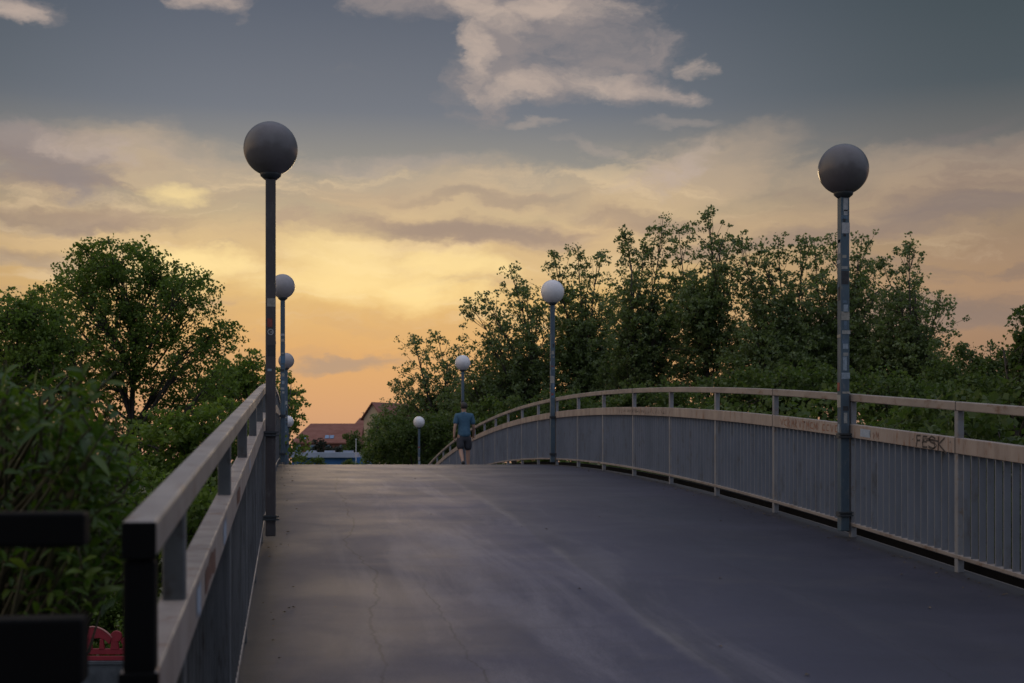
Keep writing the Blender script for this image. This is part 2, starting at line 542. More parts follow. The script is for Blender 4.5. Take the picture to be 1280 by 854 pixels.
def zd(y):
    t = (y - D0) / 14.0
    if t < 0:
        z = -.70 + 1.09 * t
    elif t < 3.3:
        z = -.70 + 1.09 * t - .49 * t * t
    else:
        z = -.70 + 1.09 * 3.3 - .49 * 3.3 ** 2 + (1.09 - .98 * 3.3) * (t - 3.3)
    return ZC + z


Y_END = D0 + 14 * 4.9


def ylist(a, b, st=.5):
    n = max(1, int(round((b - a) / st)))
    return [a + (b - a) * i / n for i in range(n + 1)]


def sweep(mb, ys, x0, x1, h0, h1):
    """a bar of rectangular section that follows the deck"""
    v = []
    f = []
    for y in ys:
        z = zd(y)
        v += [(x0, y, z + h0), (x1, y, z + h0), (x1, y, z + h1), (x0, y, z + h1)]
    for i in range(len(ys) - 1):
        a, b_ = i * 4, i * 4 + 4
        for k in range(4):
            k2 = (k + 1) % 4
            f.append((a + k, b_ + k, b_ + k2, a + k2))
    f.append((0, 1, 2, 3))
    e = (len(ys) - 1) * 4
    f.append((e + 3, e + 2, e + 1, e))
    return mb.add(v, f)


# ground and the road under the bridge
gm = MB()
N = 24
gm.add([(-1500 + 3000 * i / N, -400 + 3400 * j / N, 0) for j in range(N + 1) for i in range(N + 1)],
       [(j * (N + 1) + i, j * (N + 1) + i + 1, (j + 1) * (N + 1) + i + 1, (j + 1) * (N + 1) + i) for j in range(N) for i in range(N)])
tag(gm.build('ground', M_GRASS), kind='structure')
rm = MB()
rm.add([(-300, 26, .004), (300, 26, .004), (300, 34, .004), (-300, 34, .004)], [(0, 1, 2, 3)])
tag(rm.build('road', M_ROAD), kind='structure')

ys = ylist(-45, Y_END, .5)
pm = MB()
XS = [-.36, .4, 1.2, 2.0, 2.8, 3.6, 4.4, 5.10]
pm.add([(x, y, zd(y)) for y in ys for x in XS],
       [(j * 8 + i, j * 8 + i + 1, (j + 1) * 8 + i + 1, (j + 1) * 8 + i) for j in range(len(ys) - 1) for i in range(7)])
tag(pm.build('path', M_ASPH, smooth=True), kind='structure')

br = empty('footbridge', (2.4, 25.7, 0), 'arched concrete footbridge carrying the dark asphalt path', 'footbridge')
sweep(MB(), ys, -.40, 5.14, -.45, -.006).build('deck_slab', M_CONC, br)
for gx in (.6, 4.1):
    sweep(MB(), ys, gx - .2, gx + .2, -1.15, -.452).build('girder', M_CONC, br)
for py_ in (2.0, 20.0, 40.0, 58.0):
    pb = MB()
    pb.box(.1, 4.6, py_ - .4, py_ + .4, -.3, zd(py_) - 1.1)
    pb.build('pier', M_CONC, br, bevel=.05)
eb = MB()
sweep(eb, ys, 5.145, 5.19, -.40, .055)
eb.build('edge_or_shade_strip', M_SHADE_BLACK, br)  # black lip stands in for the shaded gap under the bottom rail
eb = MB()
sweep(eb, ys, -.45, -.405, -.40, -.015)
eb.build('edge_or_shade_strip', M_BRACKET, br)

H_TOP, H_MID0, H_MID1 = 1.30, .905, 1.025


def railing(name, xc, y0, y1, label, posts, end_black=False):
    r = empty(name, (xc, y0, zd(y0)), label, 'railing', 'bridge railings')
    yy = ylist(y0, y1, .5)
    sweep(MB(), yy, xc - .031, xc + .031, H_TOP - .068, H_TOP).build('handrail', M_RAIL, r, bevel=.007)
    sweep(MB(), yy, xc - .034, xc + .034, H_MID0, H_MID1).build('mid_rail', M_MID, r, bevel=.005)
    sweep(MB(), yy, xc - .030, xc + .030, .105, .135).build('bottom_rail', M_RAIL, r, bevel=.004)
    for y in posts:
        z = zd(y)
        MB().box(xc - .026, xc + .026, y - .028, y + .028, z - .004, z + H_TOP - .06).build('post', M_POST if xc > 0 else M_POST_SHADE, r, bevel=.004, seg=1)
    for a, b_ in zip(posts[:-1], posts[1:]):
        s = MB()
        n = 16
        for k in range(1, n + 1):
            y = a + (b_ - a) * k / (n + 1)
            z = zd(y)
            s.box(xc - .026, xc + .026, y - .006, y + .006, z + .13, z + H_MID0 + .01)
        s.build('slat_panel', M_SLAT if xc > 0 else M_SLAT_SHADE, r)
    return r


LP = [D0 + BAY * k for k in range(-4, 23)]
RPS = [D0 + BAY * k for k in range(-4, 23)]
YL0 = 2.56
rail_l = railing('railing', LX, YL0, LP[-1] + .03, 'left bridge railing running past the camera with a cut end blackened for shade', [YL0 + .75] + LP[1:])
rail_r = railing('railing', RX, RPS[0] - .03, RPS[-1] + .03, 'right bridge railing curving over the crest, with scrawled graffiti', RPS)

# end post and caps of the left railing, shade painted in as black
zz = zd(YL0)
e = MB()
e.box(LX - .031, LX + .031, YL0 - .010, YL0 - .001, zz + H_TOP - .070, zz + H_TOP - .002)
e.build('shade_end_cap', M_SHADE_BLACK, rail_l, bevel=.003)
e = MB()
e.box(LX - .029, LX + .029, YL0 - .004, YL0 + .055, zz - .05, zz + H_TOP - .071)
e.build('end_post', M_SHADE_BLACK, rail_l, bevel=.008)
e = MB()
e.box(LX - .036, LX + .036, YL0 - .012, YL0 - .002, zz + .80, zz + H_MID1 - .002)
e.build('shade_end_cap', M_SHADE_BLACK, rail_l, bevel=.003)
# sloping brackets / bolts on mid rail joints of the right railing
for y in (RPS[3], RPS[5], RPS[8]):
    z = zd(y)
    j = MB()
    j.box(RX - .0365, RX + .0365, y - .004, y + .004, z + H_MID0 - .002, z + H_MID1 + .002)
    j.build('joint', M_BRACKET, rail_r)
    j = MB()
    j.box(RX - .0335, RX + .0335, y - .004, y + .004, z + H_TOP - .070, z + H_TOP + .002)
    j.build('joint', M_BRACKET, rail_r)


# graffiti: strokes of paint on the path side of the mid rail
M_TAG = paint('black_marker', (.035, .032, .032), (.06, .05, .048), .6, 20)
M_TAG2 = paint('faded_red_scrawl', (.26, .12, .075), (.24, .14, .10), .7, 20)
M_CHALK = paint('pale_blue_patch', (.33, .40, .50), (.28, .34, .43), .6, 20)


def strokes(name, m, y_left, s_h, lines, w, h_base, sw=None, shear=0.0):
    sw = sw or s_h
    """lines in letter units (x right, y up); right on the rail runs towards the camera"""
    b = MB()
    xx = RX - .034 - .0018
    for ln in lines:
        pts = []
        for i in range(len(ln) - 1):
            (x0, y0), (x1, y1) = ln[i], ln[i + 1]
            for k in range(4):
                t = k / 4
                pts.append((x0 + (x1 - x0) * t, y0 + (y1 - y0) * t))
        pts.append(ln[-1])
        q = []
        for (u, v) in pts:
            y = y_left - (u + shear * v) * sw
            q.append(Vector((xx, y, zd(y) + h_base + v * s_h)))
        v = []
        f = []
        for i, p in enumerate(q):
            d = q[min(i + 1, len(q) - 1)] - q[max(i - 1, 0)]
            d.normalize()
            nrm = Vector((0, -d.z, d.y)) * w * .5
            v += [p + nrm, p - nrm]
        for i in range(len(q) - 1):
            f.append((2 * i, 2 * i + 1, 2 * i + 3, 2 * i + 2))
        b.add(v, f)
    return b.build(name, m, rail_r)


F_ = [[(.55, .95), (.1, .9), (.15, .5), (.05, 0)], [(.13, .5), (.5, .55)]]
E_ = [[(1.3, .92), (.85, .9), (.8, .45), (.78, .05), (1.3, .08)], [(.8, .5), (1.25, .5)]]
S_ = [[(2.2, .85), (1.8, 1.0), (1.5, .8), (1.65, .55), (2.1, .45), (2.15, .15), (1.8, -.02), (1.45, .12)]]
K_ = [[(2.55, 1.05), (2.5, -.1)], [(3.2, 1.0), (2.55, .45), (3.4, -.2)]]
strokes('graffiti', M_TAG, 10.36, .10, F_ + E_ + S_ + K_ + [[(-.35, .6), (-.3, .55)], [(3.75, .75), (3.8, .7)], [(1.2, .62), (1.9, .72), (2.5, .66)]], .0155, H_MID0 + .008, .155)
strokes('graffiti', M_TAG, 10.36, .10, [[(.7, .35), (1.0, .72), (1.5, .80), (2.0, .62), (2.35, .30), (2.0, .05), (1.4, .22)]], .006, H_MID0 + .008, .155)
random.seed(5)
scr = []
for k in range(15):
    x0 = k * .75
    c = random.choice([[(0, 0), (.1, .9), (.35, .3), (.5, .95), (.55, 0)], [(0, 0), (.05, 1), (.4, .7), (.05, .5), (.5, 0)],
                       [(0, .1), (0, .95)], [(.5, .9), (.1, .8), (.05, .2), (.5, .1)], [(0, .9), (.25, .1), (.5, .9)], [(.0, .9), (.5, .9), (.25, .9), (.25, .05)]])
    scr.append([(x0 + u + random.uniform(-.06, .06), v + random.uniform(-.08, .08)) for u, v in c])
strokes('graffiti', M_TAG2, 13.45, .08, scr, .012, H_MID0 + .02, .135)
scr = []
for k in range(22):
    x0 = k * .6
    scr.append([(x0 + random.uniform(-.1, .3), random.uniform(.6, 1)), (x0 + random.uniform(-.1, .4), random.uniform(0, .4)), (x0 + random.uniform(0, .6), random.uniform(.2, .9))])
strokes('graffiti', M_TAG, 20.5, .085, scr, .010, H_MID0 + .014, .22)
strokes('graffiti', M_CHALK, 11.45, .1, [[(0, .5), (2.1, .5)]], .07, H_MID0 + .008)
scr = [[(0, .8), (.1, .1)], [(.9, .7), (1.0, .0), (1.3, .6)], [(1.6, .0), (1.7, .9), (2.0, .2), (2.2, .8), (2.3, .0)]]
strokes('graffiti', M_TAG2, 11.25, .08, scr, .007, H_MID0 + .018)

M_RUST = paint('rust_patch', (.15, .065, .045), (.11, .05, .04), .8, 30, .2)
for (y_, ln, h0, h1, m_) in ((3.55, .16, .012, .095, M_CHALK), (3.9, .5, .02, .10, M_RUST), (4.9, .22, .008, .105, M_CHALK), (6.1, .35, .015, .09, M_RUST), (7.8, .2, .02, .1, M_CHALK)):
    b = MB()
    n_ = 8
    rp_ = random.Random(int(y_ * 10))
    up_ = [(y_ + ln * i / n_, H_MID0 + h1 + rp_.uniform(-.02, .012)) for i in range(n_ + 1)]
    lo2 = [(y_ + ln * i / n_ + rp_.uniform(-.004, .004), H_MID0 + h0 + rp_.uniform(-.004, .022)) for i in range(n_ + 1)]
    v = [(LX + .034 + .0018, a_, zd(a_) + c_) for a_, c_ in up_ + lo2]
    b.add(v, [(i, i + 1, n_ + 2 + i, n_ + 1 + i) for i in range(n_)])
    b.build('paint_patch', m_, rail_l)

# ------------------------------------------------------------------ the second railing, blackened to carry shade, at the head of the side stairs
rr = empty('railing', (-.339, 2.40, zd(2.4)), 'two-bar railing end blackened for shade at the lower left corner, across a gap from the bridge railing', 'railing')
ax, ay = Vector((1, 0, 0)), Vector((0, 1, 0))
zt = ZC - .088
xr = -.344
b = MB()
b.box(xr - 1.3, xr, 2.36, 2.43, zt - .058, zt)
b.build('handrail', M_SHADE_BLACK, rr, bevel=.006)
b = MB()
b.box(xr - 1.3, xr - .004, 2.36, 2.44, zt - .29, zt - .178)
b.build('mid_rail', M_SHADE_BLACK, rr, bevel=.006)
for px_ in (.42, 1.25):
    b = MB()
    b.box(xr - px_ - .03, xr - px_ + .03, 2.37, 2.425, zd(2.4) - .05, zt - .05)
    b.build('post', M_SHADE_BLACK, rr)
b = MB()
b.box(xr - 1.4, -.405, 1.2, 3.2, zd(1.2) - .50, zd(1.2) - .30)
b.build('landing', M_CONC, rr)


# ------------------------------------------------------------------ lamps
ST_COL = [(.42, .42, .43), (.28, .34, .40), (.04, .04, .045), (.25, .06, .05), (.34, .32, .28), (.12, .18, .25), (.36, .36, .34), (.08, .17, .28)]
ST_MATS = [paint('sticker_paper_%d' % i, c, tuple(v * .7 for v in c), .6, 30, 0, tuple(v * .35 for v in c)) for i, c in enumerate(ST_COL)]
GLOBE_R = .2275
GH = 3.335


def lamp(xc, y, label, gm_, pole_m, inner, nst, lo, hi, seed):
    rng = random.Random(seed)
    zb = zd(y)
    r = empty('globe_lamp', (xc, y, zb), label, 'lamp', 'globe lamps along the bridge')
    h = .0425
    MB().box(xc - h, xc + h, y - h, y + h, zb + .055, zb + GH - GLOBE_R - .03).build('pole', pole_m, r, bevel=.008)
    g_ = MB()
    n = 24
    prof = []
    for i in range(1, n):
        t = -math.pi / 2 + math.pi * i / n
        prof.append((GLOBE_R * math.cos(t), GLOBE_R * math.sin(t)))
    g_.lathe((xc, y, zb + GH), [(.012, -GLOBE_R)] + prof + [(.012, GLOBE_R)], 40)
    g_.build('globe', gm_, r, smooth=True)
    MB().lathe((xc, y, zb + GH - GLOBE_R - .035), [(.05, 0), (.062, .01), (.085, .03), (.09, .05), (.085, .056)], 24).build('collar', M_BRACKET, r, smooth=True)
    for hz in (.21, .92):
        bm_ = MB()
        x0, x1 = (xc - .05, xc + inner) if inner > 0 else (xc + inner, xc + .05)
        bm_.box(x0, x1, y - .052, y + .052, zb + hz - .022, zb + hz + .022)
        for dz in (-.008, .008):
            bm_.box(xc - .07, xc + .07, y - .066, y - .05, zb + hz + dz * 1.6 - .007, zb + hz + dz * 1.6 + .007)
        bm_.build('bracket', M_BRACKET, r)
    # stickers
    z = lo
    k = 0
    while k < nst and z < hi:
        w = rng.uniform(.02, .08)
        hh = rng.choice((rng.uniform(.015, .05), rng.uniform(.04, .14)))
        m = rng.choice(ST_MATS)
        s = MB()
        off = rng.uniform(-.01, .01)
        if rng.random() < .62:
            s.box(xc + off - w / 2, xc + off + w / 2, y - h - .0022, y - h + .001, zb + z, zb + z + hh)
        elif inner > 0:
            s.box(xc - h - .0022, xc - h + .001, y + off - w / 2, y + off + w / 2, zb + z, zb + z + hh)
        else:
            s.box(xc + h - .001, xc + h + .0022, y + off - w / 2, y + off + w / 2, zb + z, zb + z + hh)
        s.build('sticker', m, r)
        z += hh * rng.uniform(.6, 1.1) + (hi - lo) / nst * rng.uniform(.0, .7)
        k += 1
    return r


XR, XL = 4.93, -.185
lamp_r1 = lamp(XR, D0, 'nearest lamp on the right railing, dark grey globe, pole thick with stickers', M_GLOBE_DARK, M_POLE, .06, 44, .95, 2.95, 3)
lamp_l1 = lamp(XL, D0, 'nearest and largest lamp at left, dark grey globe on a plain brown pole', M_GLOBE_DARK, M_POLE2, -.06, 6, 1.45, 2.6, 4)
lamp(XR, D0 + 14, 'pale globe lamp, second on the right railing, pole stickered in front of poplars', M_GLOBE, M_POLE, .06, 18, 1.3, 2.6, 5)
lamp(XL, D0 + 14, 'second lamp of the left row, mid-grey globe half behind the nearest pole', M_GLOBE_MID, M_POLE, -.06, 14, 1.2, 2.8, 6)
lamp(XR, D0 + 28, 'third lamp on the right, white globe just above the walking man', M_GLOBE, M_POLE, .06, 12, 1.2, 2.6, 7)
lamp(XL, D0 + 28, 'third lamp of the left row, globe beside the tree edge', M_GLOBE_MID, M_POLE, -.06, 12, 1.2, 2.6, 8)
lamp(XR, D0 + 42, 'smallest right lamp, low white globe beyond the crest left of the man', M_GLOBE, M_POLE, .06, 9, 1.5, 2.7, 9)
lamp(XL, D0 + 42, 'smallest left lamp, low globe beyond the crest near the red roofs', M_GLOBE, M_POLE, -.06, 9, 1.4, 2.7, 10)
# round ring mark on the nearest left pole
s = MB()
zr = zd(D0) + 1.78
nn = 24
vv = []
ff = []
for k in range(nn):
    t = 2 * math.pi * k / nn
    for rr_ in (.026, .019):
        vv.append((XL + rr_ * math.cos(t), D0 - .0425 - .002, zr + rr_ * math.sin(t)))
for k in range(nn):
    a = 2 * k
    b_ = 2 * ((k + 1) % nn)
    ff.append((a, b_, b_ + 1, a + 1))
s.add(vv, ff)
s.box(XL - .002, XL + .018, D0 - .0448, D0 - .0442, zr - .004, zr + .003)
s.build('ring_mark', ST_MATS[0], lamp_l1)
# white electric box on the left railing behind the first pole
eb_ = empty('junction_box', (LX + .07, 13.4, zd(13.4) + 1.0), 'small pale box fixed to the left railing behind the nearest pole', 'box')
MB().box(LX + .036, LX + .11, 13.3, 13.5, zd(13.4) + .80, zd(13.4) + .98).build('case', ST_MATS[6], eb_, bevel=.01)


# ------------------------------------------------------------------ trees
def leaf_object(name, cen, size, m, parent, rng, flat=.0, asp=.72):
    n = len(cen)
    t = rng.normal(size=(n, 3))
    t[:, 2] *= (1 - flat)
    t /= np.linalg.norm(t, axis=1)[:, None]
    q = rng.normal(size=(n, 3))
    b = np.cross(t, q)
    b /= np.linalg.norm(b, axis=1)[:, None]
    nr = np.cross(t, b)
    L = (size * rng.uniform(.65, 1.35, n))[:, None]
    v = np.empty((n, 4, 3))
    v[:, 0] = cen - t * L * .5
    v[:, 1] = cen + b * L * asp * .5 + nr * L * .12
    v[:, 2] = cen + t * L * .5
    v[:, 3] = cen - b * L * asp * .5 + nr * L * .12
    me = bpy.data.meshes.new(name)
    me.vertices.add(4 * n)
    me.vertices.foreach_set('co', v.reshape(-1).astype(np.float32))
    me.loops.add(4 * n)
    me.loops.foreach_set('vertex_index', np.arange(4 * n, dtype=np.int32))
    me.polygons.add(n)
    me.polygons.foreach_set('loop_start', np.arange(0, 4 * n, 4, dtype=np.int32))
    me.polygons.foreach_set('loop_total', np.full(n, 4, dtype=np.int32))
    me.update(calc_edges=True)
    me.materials.append(m)
    o = bpy.data.objects.new(name, me)
    C.objects.link(o)
    o.parent = parent
    o.matrix_parent_inverse = Matrix.Translation(-parent.location)
    return o


def bend(a, b, rng, k=.12, n=6, sag=0.0):
    a = Vector(a)
    b = Vector(b)
    L = (b - a).length
    off = Vector(rng.normal(size=3)) * L * k
    pts = []
    for i in range(n + 1):
        t = i / n
        p = a.lerp(b, t) + off * math.sin(math.pi * t) * .6
        p.z += sag * L * math.sin(math.pi * t)
        pts.append(p)
    return pts


def tree(name, label, cat, base_px, Z, tips, lobes, leaf, m, seed, clump_r=.42, per=46, dens=1.0, trunk_r=.22, group='trees beyond the bridge',
         low=None, depth=1.0, spire_r=.9, fork=.45, multi=1, spread=1.0, at=None):
    """tips: (px, py, length_px) upright leafy shoots; lobes: (px, py, r_px) rounded masses of leaf clumps"""
    rng = np.random.default_rng(seed)
    mp = abs(Z) / F
    bx = P(base_px, HOR, Z)
    base = Vector((*at, 0)) if at else Vector((bx.x, bx.y, 0))
    root = empty(name, base, label, cat, group)
    wood = MB()
    cl = []
    alltop = [P(t[0], t[1], Z).z for t in tips] + [(l[0].z if isinstance(l[0], Vector) else P(l[0], l[1] - l[2] * .3, Z).z) for l in lobes]
    ztop = max(alltop)
    stems = []
    for k in range(multi):
        o = Vector((rng.normal() * .5, rng.normal() * .5, 0)) * (k > 0) * 1.6 * spread
        tt = base + o * 2.2 + Vector((rng.normal() * .5, rng.normal() * .5, ztop * .86))
        sp = bend(base + o * .4, tt, rng, .035, 9)
        wood.tube([p - Vector((0, 0, .2)) if i == 0 else p for i, p in enumerate(sp)],
                  [trunk_r * (1.25 if i == 0 else 1 - .88 * (i / 9)) for i in range(10)], 8)
        stems.append(sp)

    def stem_at(z):
        best = None
        sp = stems[rng.integers(len(stems))]
        for i in range(len(sp) - 1):
            if sp[i].z <= z <= sp[i + 1].z:
                t = (z - sp[i].z) / max(1e-6, sp[i + 1].z - sp[i].z)
                return sp[i].lerp(sp[i + 1], t), trunk_r * (1 - .88 * (i + t) / 9)
        return (sp[-1], trunk_r * .12) if z > sp[-1].z else (sp[0], trunk_r)
    for (px, py, ln) in tips:
        tip = P(px, py, Z)
        dz = rng.uniform(-1, 1) * depth * 1.6
        tip = tip + Vector((math.sin(PHI), math.cos(PHI), 0)) * dz
        L = ln * mp
        horiz = (Vector((tip.x, tip.y, 0)) - base).length
        z0 = max(2.0, tip.z - L - horiz * .8)
        a, r0 = stem_at(z0)
        pts = bend(a, tip, rng, .05, 8)
        r1 = min(r0 * .7, .018 * (tip - a).length + .02)
        wood.tube(pts, [r1 * (1 - .9 * i / 8) + .008 for i in range(9)], 5)
        tot = (tip - a).length
        ncl = int(L / .26 * 2.3 * dens)
        for k in range(ncl):
            t = rng.random() ** .85
            d = t * L                                   # distance below tip
            u = 1 - min(1, d / tot)
            i = min(7, int(u * 8))
            p = pts[i].lerp(pts[i + 1], u * 8 - i)
            wdt = spire_r * (.30 + .7 * min(1, (t / .45)) ** .8)
            off = Vector(rng.normal(size=3)) * wdt * .55
            off.z *= .7
            c = p + off
            cl.append(c)
            if rng.random() < .35:
                q0 = pts[max(0, i - 1)]
                wood.tube([q0, q0.lerp(c, .6) + Vector(rng.normal(size=3)) * .05, c], [.018, .012, .006], 4, False)
        for k in range(6):
            cl.append(tip + Vector((rng.normal() * .22, rng.normal() * .22, -.13 * k)))
    for lb in lobes:
        dn = lb[3] if len(lb) > 3 else 1.0
        if isinstance(lb[0], Vector):
            c0, R = lb[0], lb[1]
        else:
            px, py, rp = lb[:3]
            c0 = P(px, py, Z)
            R = rp * mp
            c0 = c0 + Vector((math.sin(PHI), math.cos(PHI), 0)) * rng.uniform(-1, 1) * depth * R * .9
        a, r0 = stem_at(max(1.2, c0.z - R * 1.2 - (Vector((c0.x, c0.y, 0)) - base).length * fork))
        pts = bend(a, c0, rng, .13, 7, .04)
        r1 = min(r0 * .6, .011 * (c0 - a).length + .02)
        wood.tube(pts, [r1 * (1 - .8 * i / 7) + .008 for i in range(8)], 6)
        ncl = max(4, int(dn * dens * 5.2 * (R / clump_r) ** 2))
        for k in range(ncl):
            d = Vector(rng.normal(size=3)).normalized() * R * rng.random() ** .42
            d.z *= .85
            c = c0 + d
            if c.z < .4:
                continue
            cl.append(c)
            if rng.random() < .3:
                j = rng.integers(3, 8)
                wood.tube([pts[j], pts[j].lerp(c, .55) + Vector(rng.normal(size=3)) * R * .06, c], [.022, .014, .006], 4, False)
    ca = np.array([tuple(c) for c in cl])
    cnt = rng.poisson(per, len(ca)).clip(4)
    idx = np.repeat(np.arange(len(ca)), cnt)
    rr_ = clump_r * rng.uniform(.55, 1.2, len(ca))[idx]
    off = rng.normal(size=(len(idx), 3))
    off /= np.linalg.norm(off, axis=1)[:, None]
    off *= (rng.random(len(idx)) ** .5 * rr_)[:, None]
    off[:, 2] *= .75
    cen = ca[idx] + off
    cen = cen[cen[:, 2] > .15]
    wood.build('trunk', M_BARK if trunk_r > .06 else M_TWIG, root, smooth=True)
    leaf_object('crown', cen, leaf, m, root, rng)
    return root


# the tall poplars on the right
def pop(label, base, Z, tips, lobes, seed, **k):
    k.setdefault('spire_r', 1.25)
    rp_ = random.Random(seed)
    tips = sorted(tips)
    extra = []
    for a_, b_ in zip(tips[:-1], tips[1:]):
        extra.append(((a_[0] + b_[0]) / 2 + rp_.uniform(-5, 5), max(a_[1], b_[1]) + rp_.uniform(12, 45), 100))
    for e_ in (tips[0], tips[-1]):
        extra.append((e_[0] + rp_.uniform(-14, 14), e_[1] + rp_.uniform(30, 80), 90))
    tips = tips + extra
    xs = [t_[0] for t_ in tips]
    ymid = sum(t_[1] for t_ in tips) / len(tips) + 60
    lobes = [(l_[0], l_[1], l_[2], (l_[3] if len(l_) > 3 else 1) * .58) for l_ in lobes]
    lobes = lobes + [(min(xs) + (max(xs) - min(xs)) * q_ + rp_.uniform(-8, 8), ymid + rp_.uniform(-14, 40), 34, .42) for q_ in (.1, .5, .9)]
    return tree('poplar_tree', label, 'tree', base, Z, tips, lobes, .135, L_POP, seed, clump_r=.28, per=16, dens=k.pop('dens', 2.1), trunk_r=.2, **k)


pop('small poplar behind the third right lamp, leftmost of the row', 545, 76, [(520, 425, 100), (545, 413, 110), (574, 432, 110), (500, 478, 60), (560, 455, 90), (535, 470, 80)],
    [(545, 520, 45, .8), (505, 535, 30), (585, 520, 40, .8)], 11)
pop('poplar with stepped shoots leaning left, left of the second right lamp', 655, 68, [(590, 386, 60), (607, 373, 80), (636, 336, 130), (658, 350, 130), (622, 402, 90), (645, 420, 90), (603, 440, 70), (672, 385, 110)],
    [(650, 490, 55, .7), (610, 500, 40, .7)], 12)
pop('poplar standing right behind the second right lamp', 720, 70, [(690, 321, 130), (722, 309, 150), (748, 317, 150), (705, 360, 130), (735, 370, 130), (765, 372, 120)],
    [(720, 485, 60, .75), (765, 490, 45, .7)], 13)
pop('tall poplar with two high shoots, between the second right lamp and the tallest poplar', 800, 66, [(782, 286, 160), (806, 303, 160), (829, 273, 170), (790, 350, 120), (820, 360, 130), (843, 350, 120)],
    [(805, 470, 60, .75), (840, 490, 45, .6)], 14)
pop('tallest poplar with open gaps and bare limbs low on its right', 878, 64, [(853, 279, 150), (880, 266, 160), (908, 290, 110), (865, 340, 130), (893, 340, 90)],
    [(865, 460, 45, .55), (895, 490, 38, .5)], 15)
pop('broad poplar left of the nearest right lamp, flat topped', 972, 62, [(927, 292, 120), (946, 302, 150), (975, 294, 160), (1002, 301, 160), (955, 350, 130), (988, 350, 140), (935, 380, 110)],
    [(970, 450, 65, .9), (930, 470, 45, .8), (1010, 470, 50, .9)], 16)
pop('poplar directly behind the nearest right lamp', 1052, 63, [(1022, 297, 160), (1050, 289, 160), (1078, 293, 150), (1088, 322, 120), (1040, 350, 140), (1068, 350, 140)],
    [(1050, 450, 60, .85), (1090, 460, 40, .8)], 17)
pop('pointed poplar at the right end of the tall row', 1128, 60, [(1104, 325, 100), (1130, 306, 150), (1150, 346, 110), (1162, 378, 80), (1118, 360, 110), (1140, 380, 100), (1155, 425, 70)],
    [(1125, 440, 50, .9), (1150, 480, 45, .9), (1100, 490, 45)], 18)
tree('bushy_tree', 'low dark tree at right between the poplars and the frame edge', 'tree', 1190, 55, [(1178, 452, 40), (1200, 455, 40)], [(1190, 490, 34, 1.5), (1170, 505, 34, 1.5), (1215, 495, 32, 1.5), (1200, 520, 40, 1.5)], .14, L_SHRUB, 19, clump_r=.4, per=36)
tree('bushy_tree', 'low round tree near the right frame edge with two tufts on top', 'tree', 1240, 50, [(1226, 431, 50), (1250, 430, 50), (1264, 441, 40)], [(1240, 475, 36, 1.5), (1222, 498, 36, 1.5), (1268, 485, 36, 1.5), (1255, 515, 44, 1.5)], .13, L_SHRUB, 20, clump_r=.4, per=38)
tree('bushy_tree', 'dark tree cut by the right frame edge', 'tree', 1308, 40, [(1283, 392, 50), (1300, 370, 70), (1282, 440, 40)], [(1300, 450, 36, 1.5), (1285, 490, 38, 1.5), (1330, 480, 44, 1.5), (1290, 425, 22, 1.5)], .13, L_SHRUB, 21, clump_r=.36, per=36)

# undergrowth on the right, behind the railing
shr = [('round shrub left of the walking man beside the lowest white lamp', 505, 60, [(500, 548, 34), (475, 565, 24), (535, 545, 36), (520, 575, 40)], 31),
       ('shrub behind the walking man and the falling railing', 585, 58, [(575, 535, 36), (610, 530, 36), (600, 565, 40)], 32),
       ('shrub behind the railing below the second right lamp', 690, 55, [(660, 525, 40), (700, 520, 40), (740, 525, 42), (690, 560, 50)], 33),
       ('shrub behind the railing under the tall two-shoot poplar', 810, 52, [(780, 510, 38), (825, 508, 40), (860, 515, 38), (820, 550, 50)], 34),
       ('shrub behind the railing left of the nearest right lamp', 960, 48, [(915, 500, 44), (960, 490, 48), (1010, 490, 46), (960, 550, 60)], 35),
       ('shrub behind the railing right of the nearest right lamp', 1110, 46, [(1065, 490, 44), (1110, 500, 48), (1160, 510, 46), (1110, 560, 60)], 36),
       ('shrub behind the railing at the far right', 1250, 42, [(1210, 530, 44), (1255, 530, 48), (1300, 530, 46), (1250, 590, 70)], 37)]
for lab, bp_, Z, lobes, sd_ in shr:
    tree('shrub', lab, 'shrub', bp_, Z, [], lobes, .14, L_SHRUB, sd_, clump_r=.42, per=44, dens=1.3, trunk_r=.09, group='shrubs beside the bridge')

def WPX(x, y, z):
    Z = y * math.cos(PHI) + x * math.sin(PHI)
    return 640 + F * (x * math.cos(PHI) - y * math.sin(PHI)) / Z, HOR - F * (z - ZC) / Z, Z


rb = random.Random(12)
bank = [(8.4, 11.5, 'right of the nearest right lamp, low at the frame edge'), (8.2, 16.5, 'left of the nearest right lamp'), (8.3, 22, 'under the tallest poplar'),
        (8.2, 28, 'by the second right lamp'), (8.4, 35, 'level with the walking man'), (8.8, 43, 'where the railing drops out of sight')]
for k, (x, y, w_) in enumerate(bank):
    px, py, Z = WPX(x, y, 5)
    lob = []
    for j in range(11):
        lob.append((Vector((x + rb.uniform(-.6, 2.6), y + rb.uniform(-3.2, 3.2), rb.uniform(2.0, 6.1))), 1.25, 0, 1.2))
    tree('shrub', 'shrub outside the right railing, ' + w_, 'shrub', px, Z, [], lob, .10, L_SHRUB, 80 + k, clump_r=.34, per=46,
         trunk_r=.07, group='shrubs beside the bridge', depth=2.0)

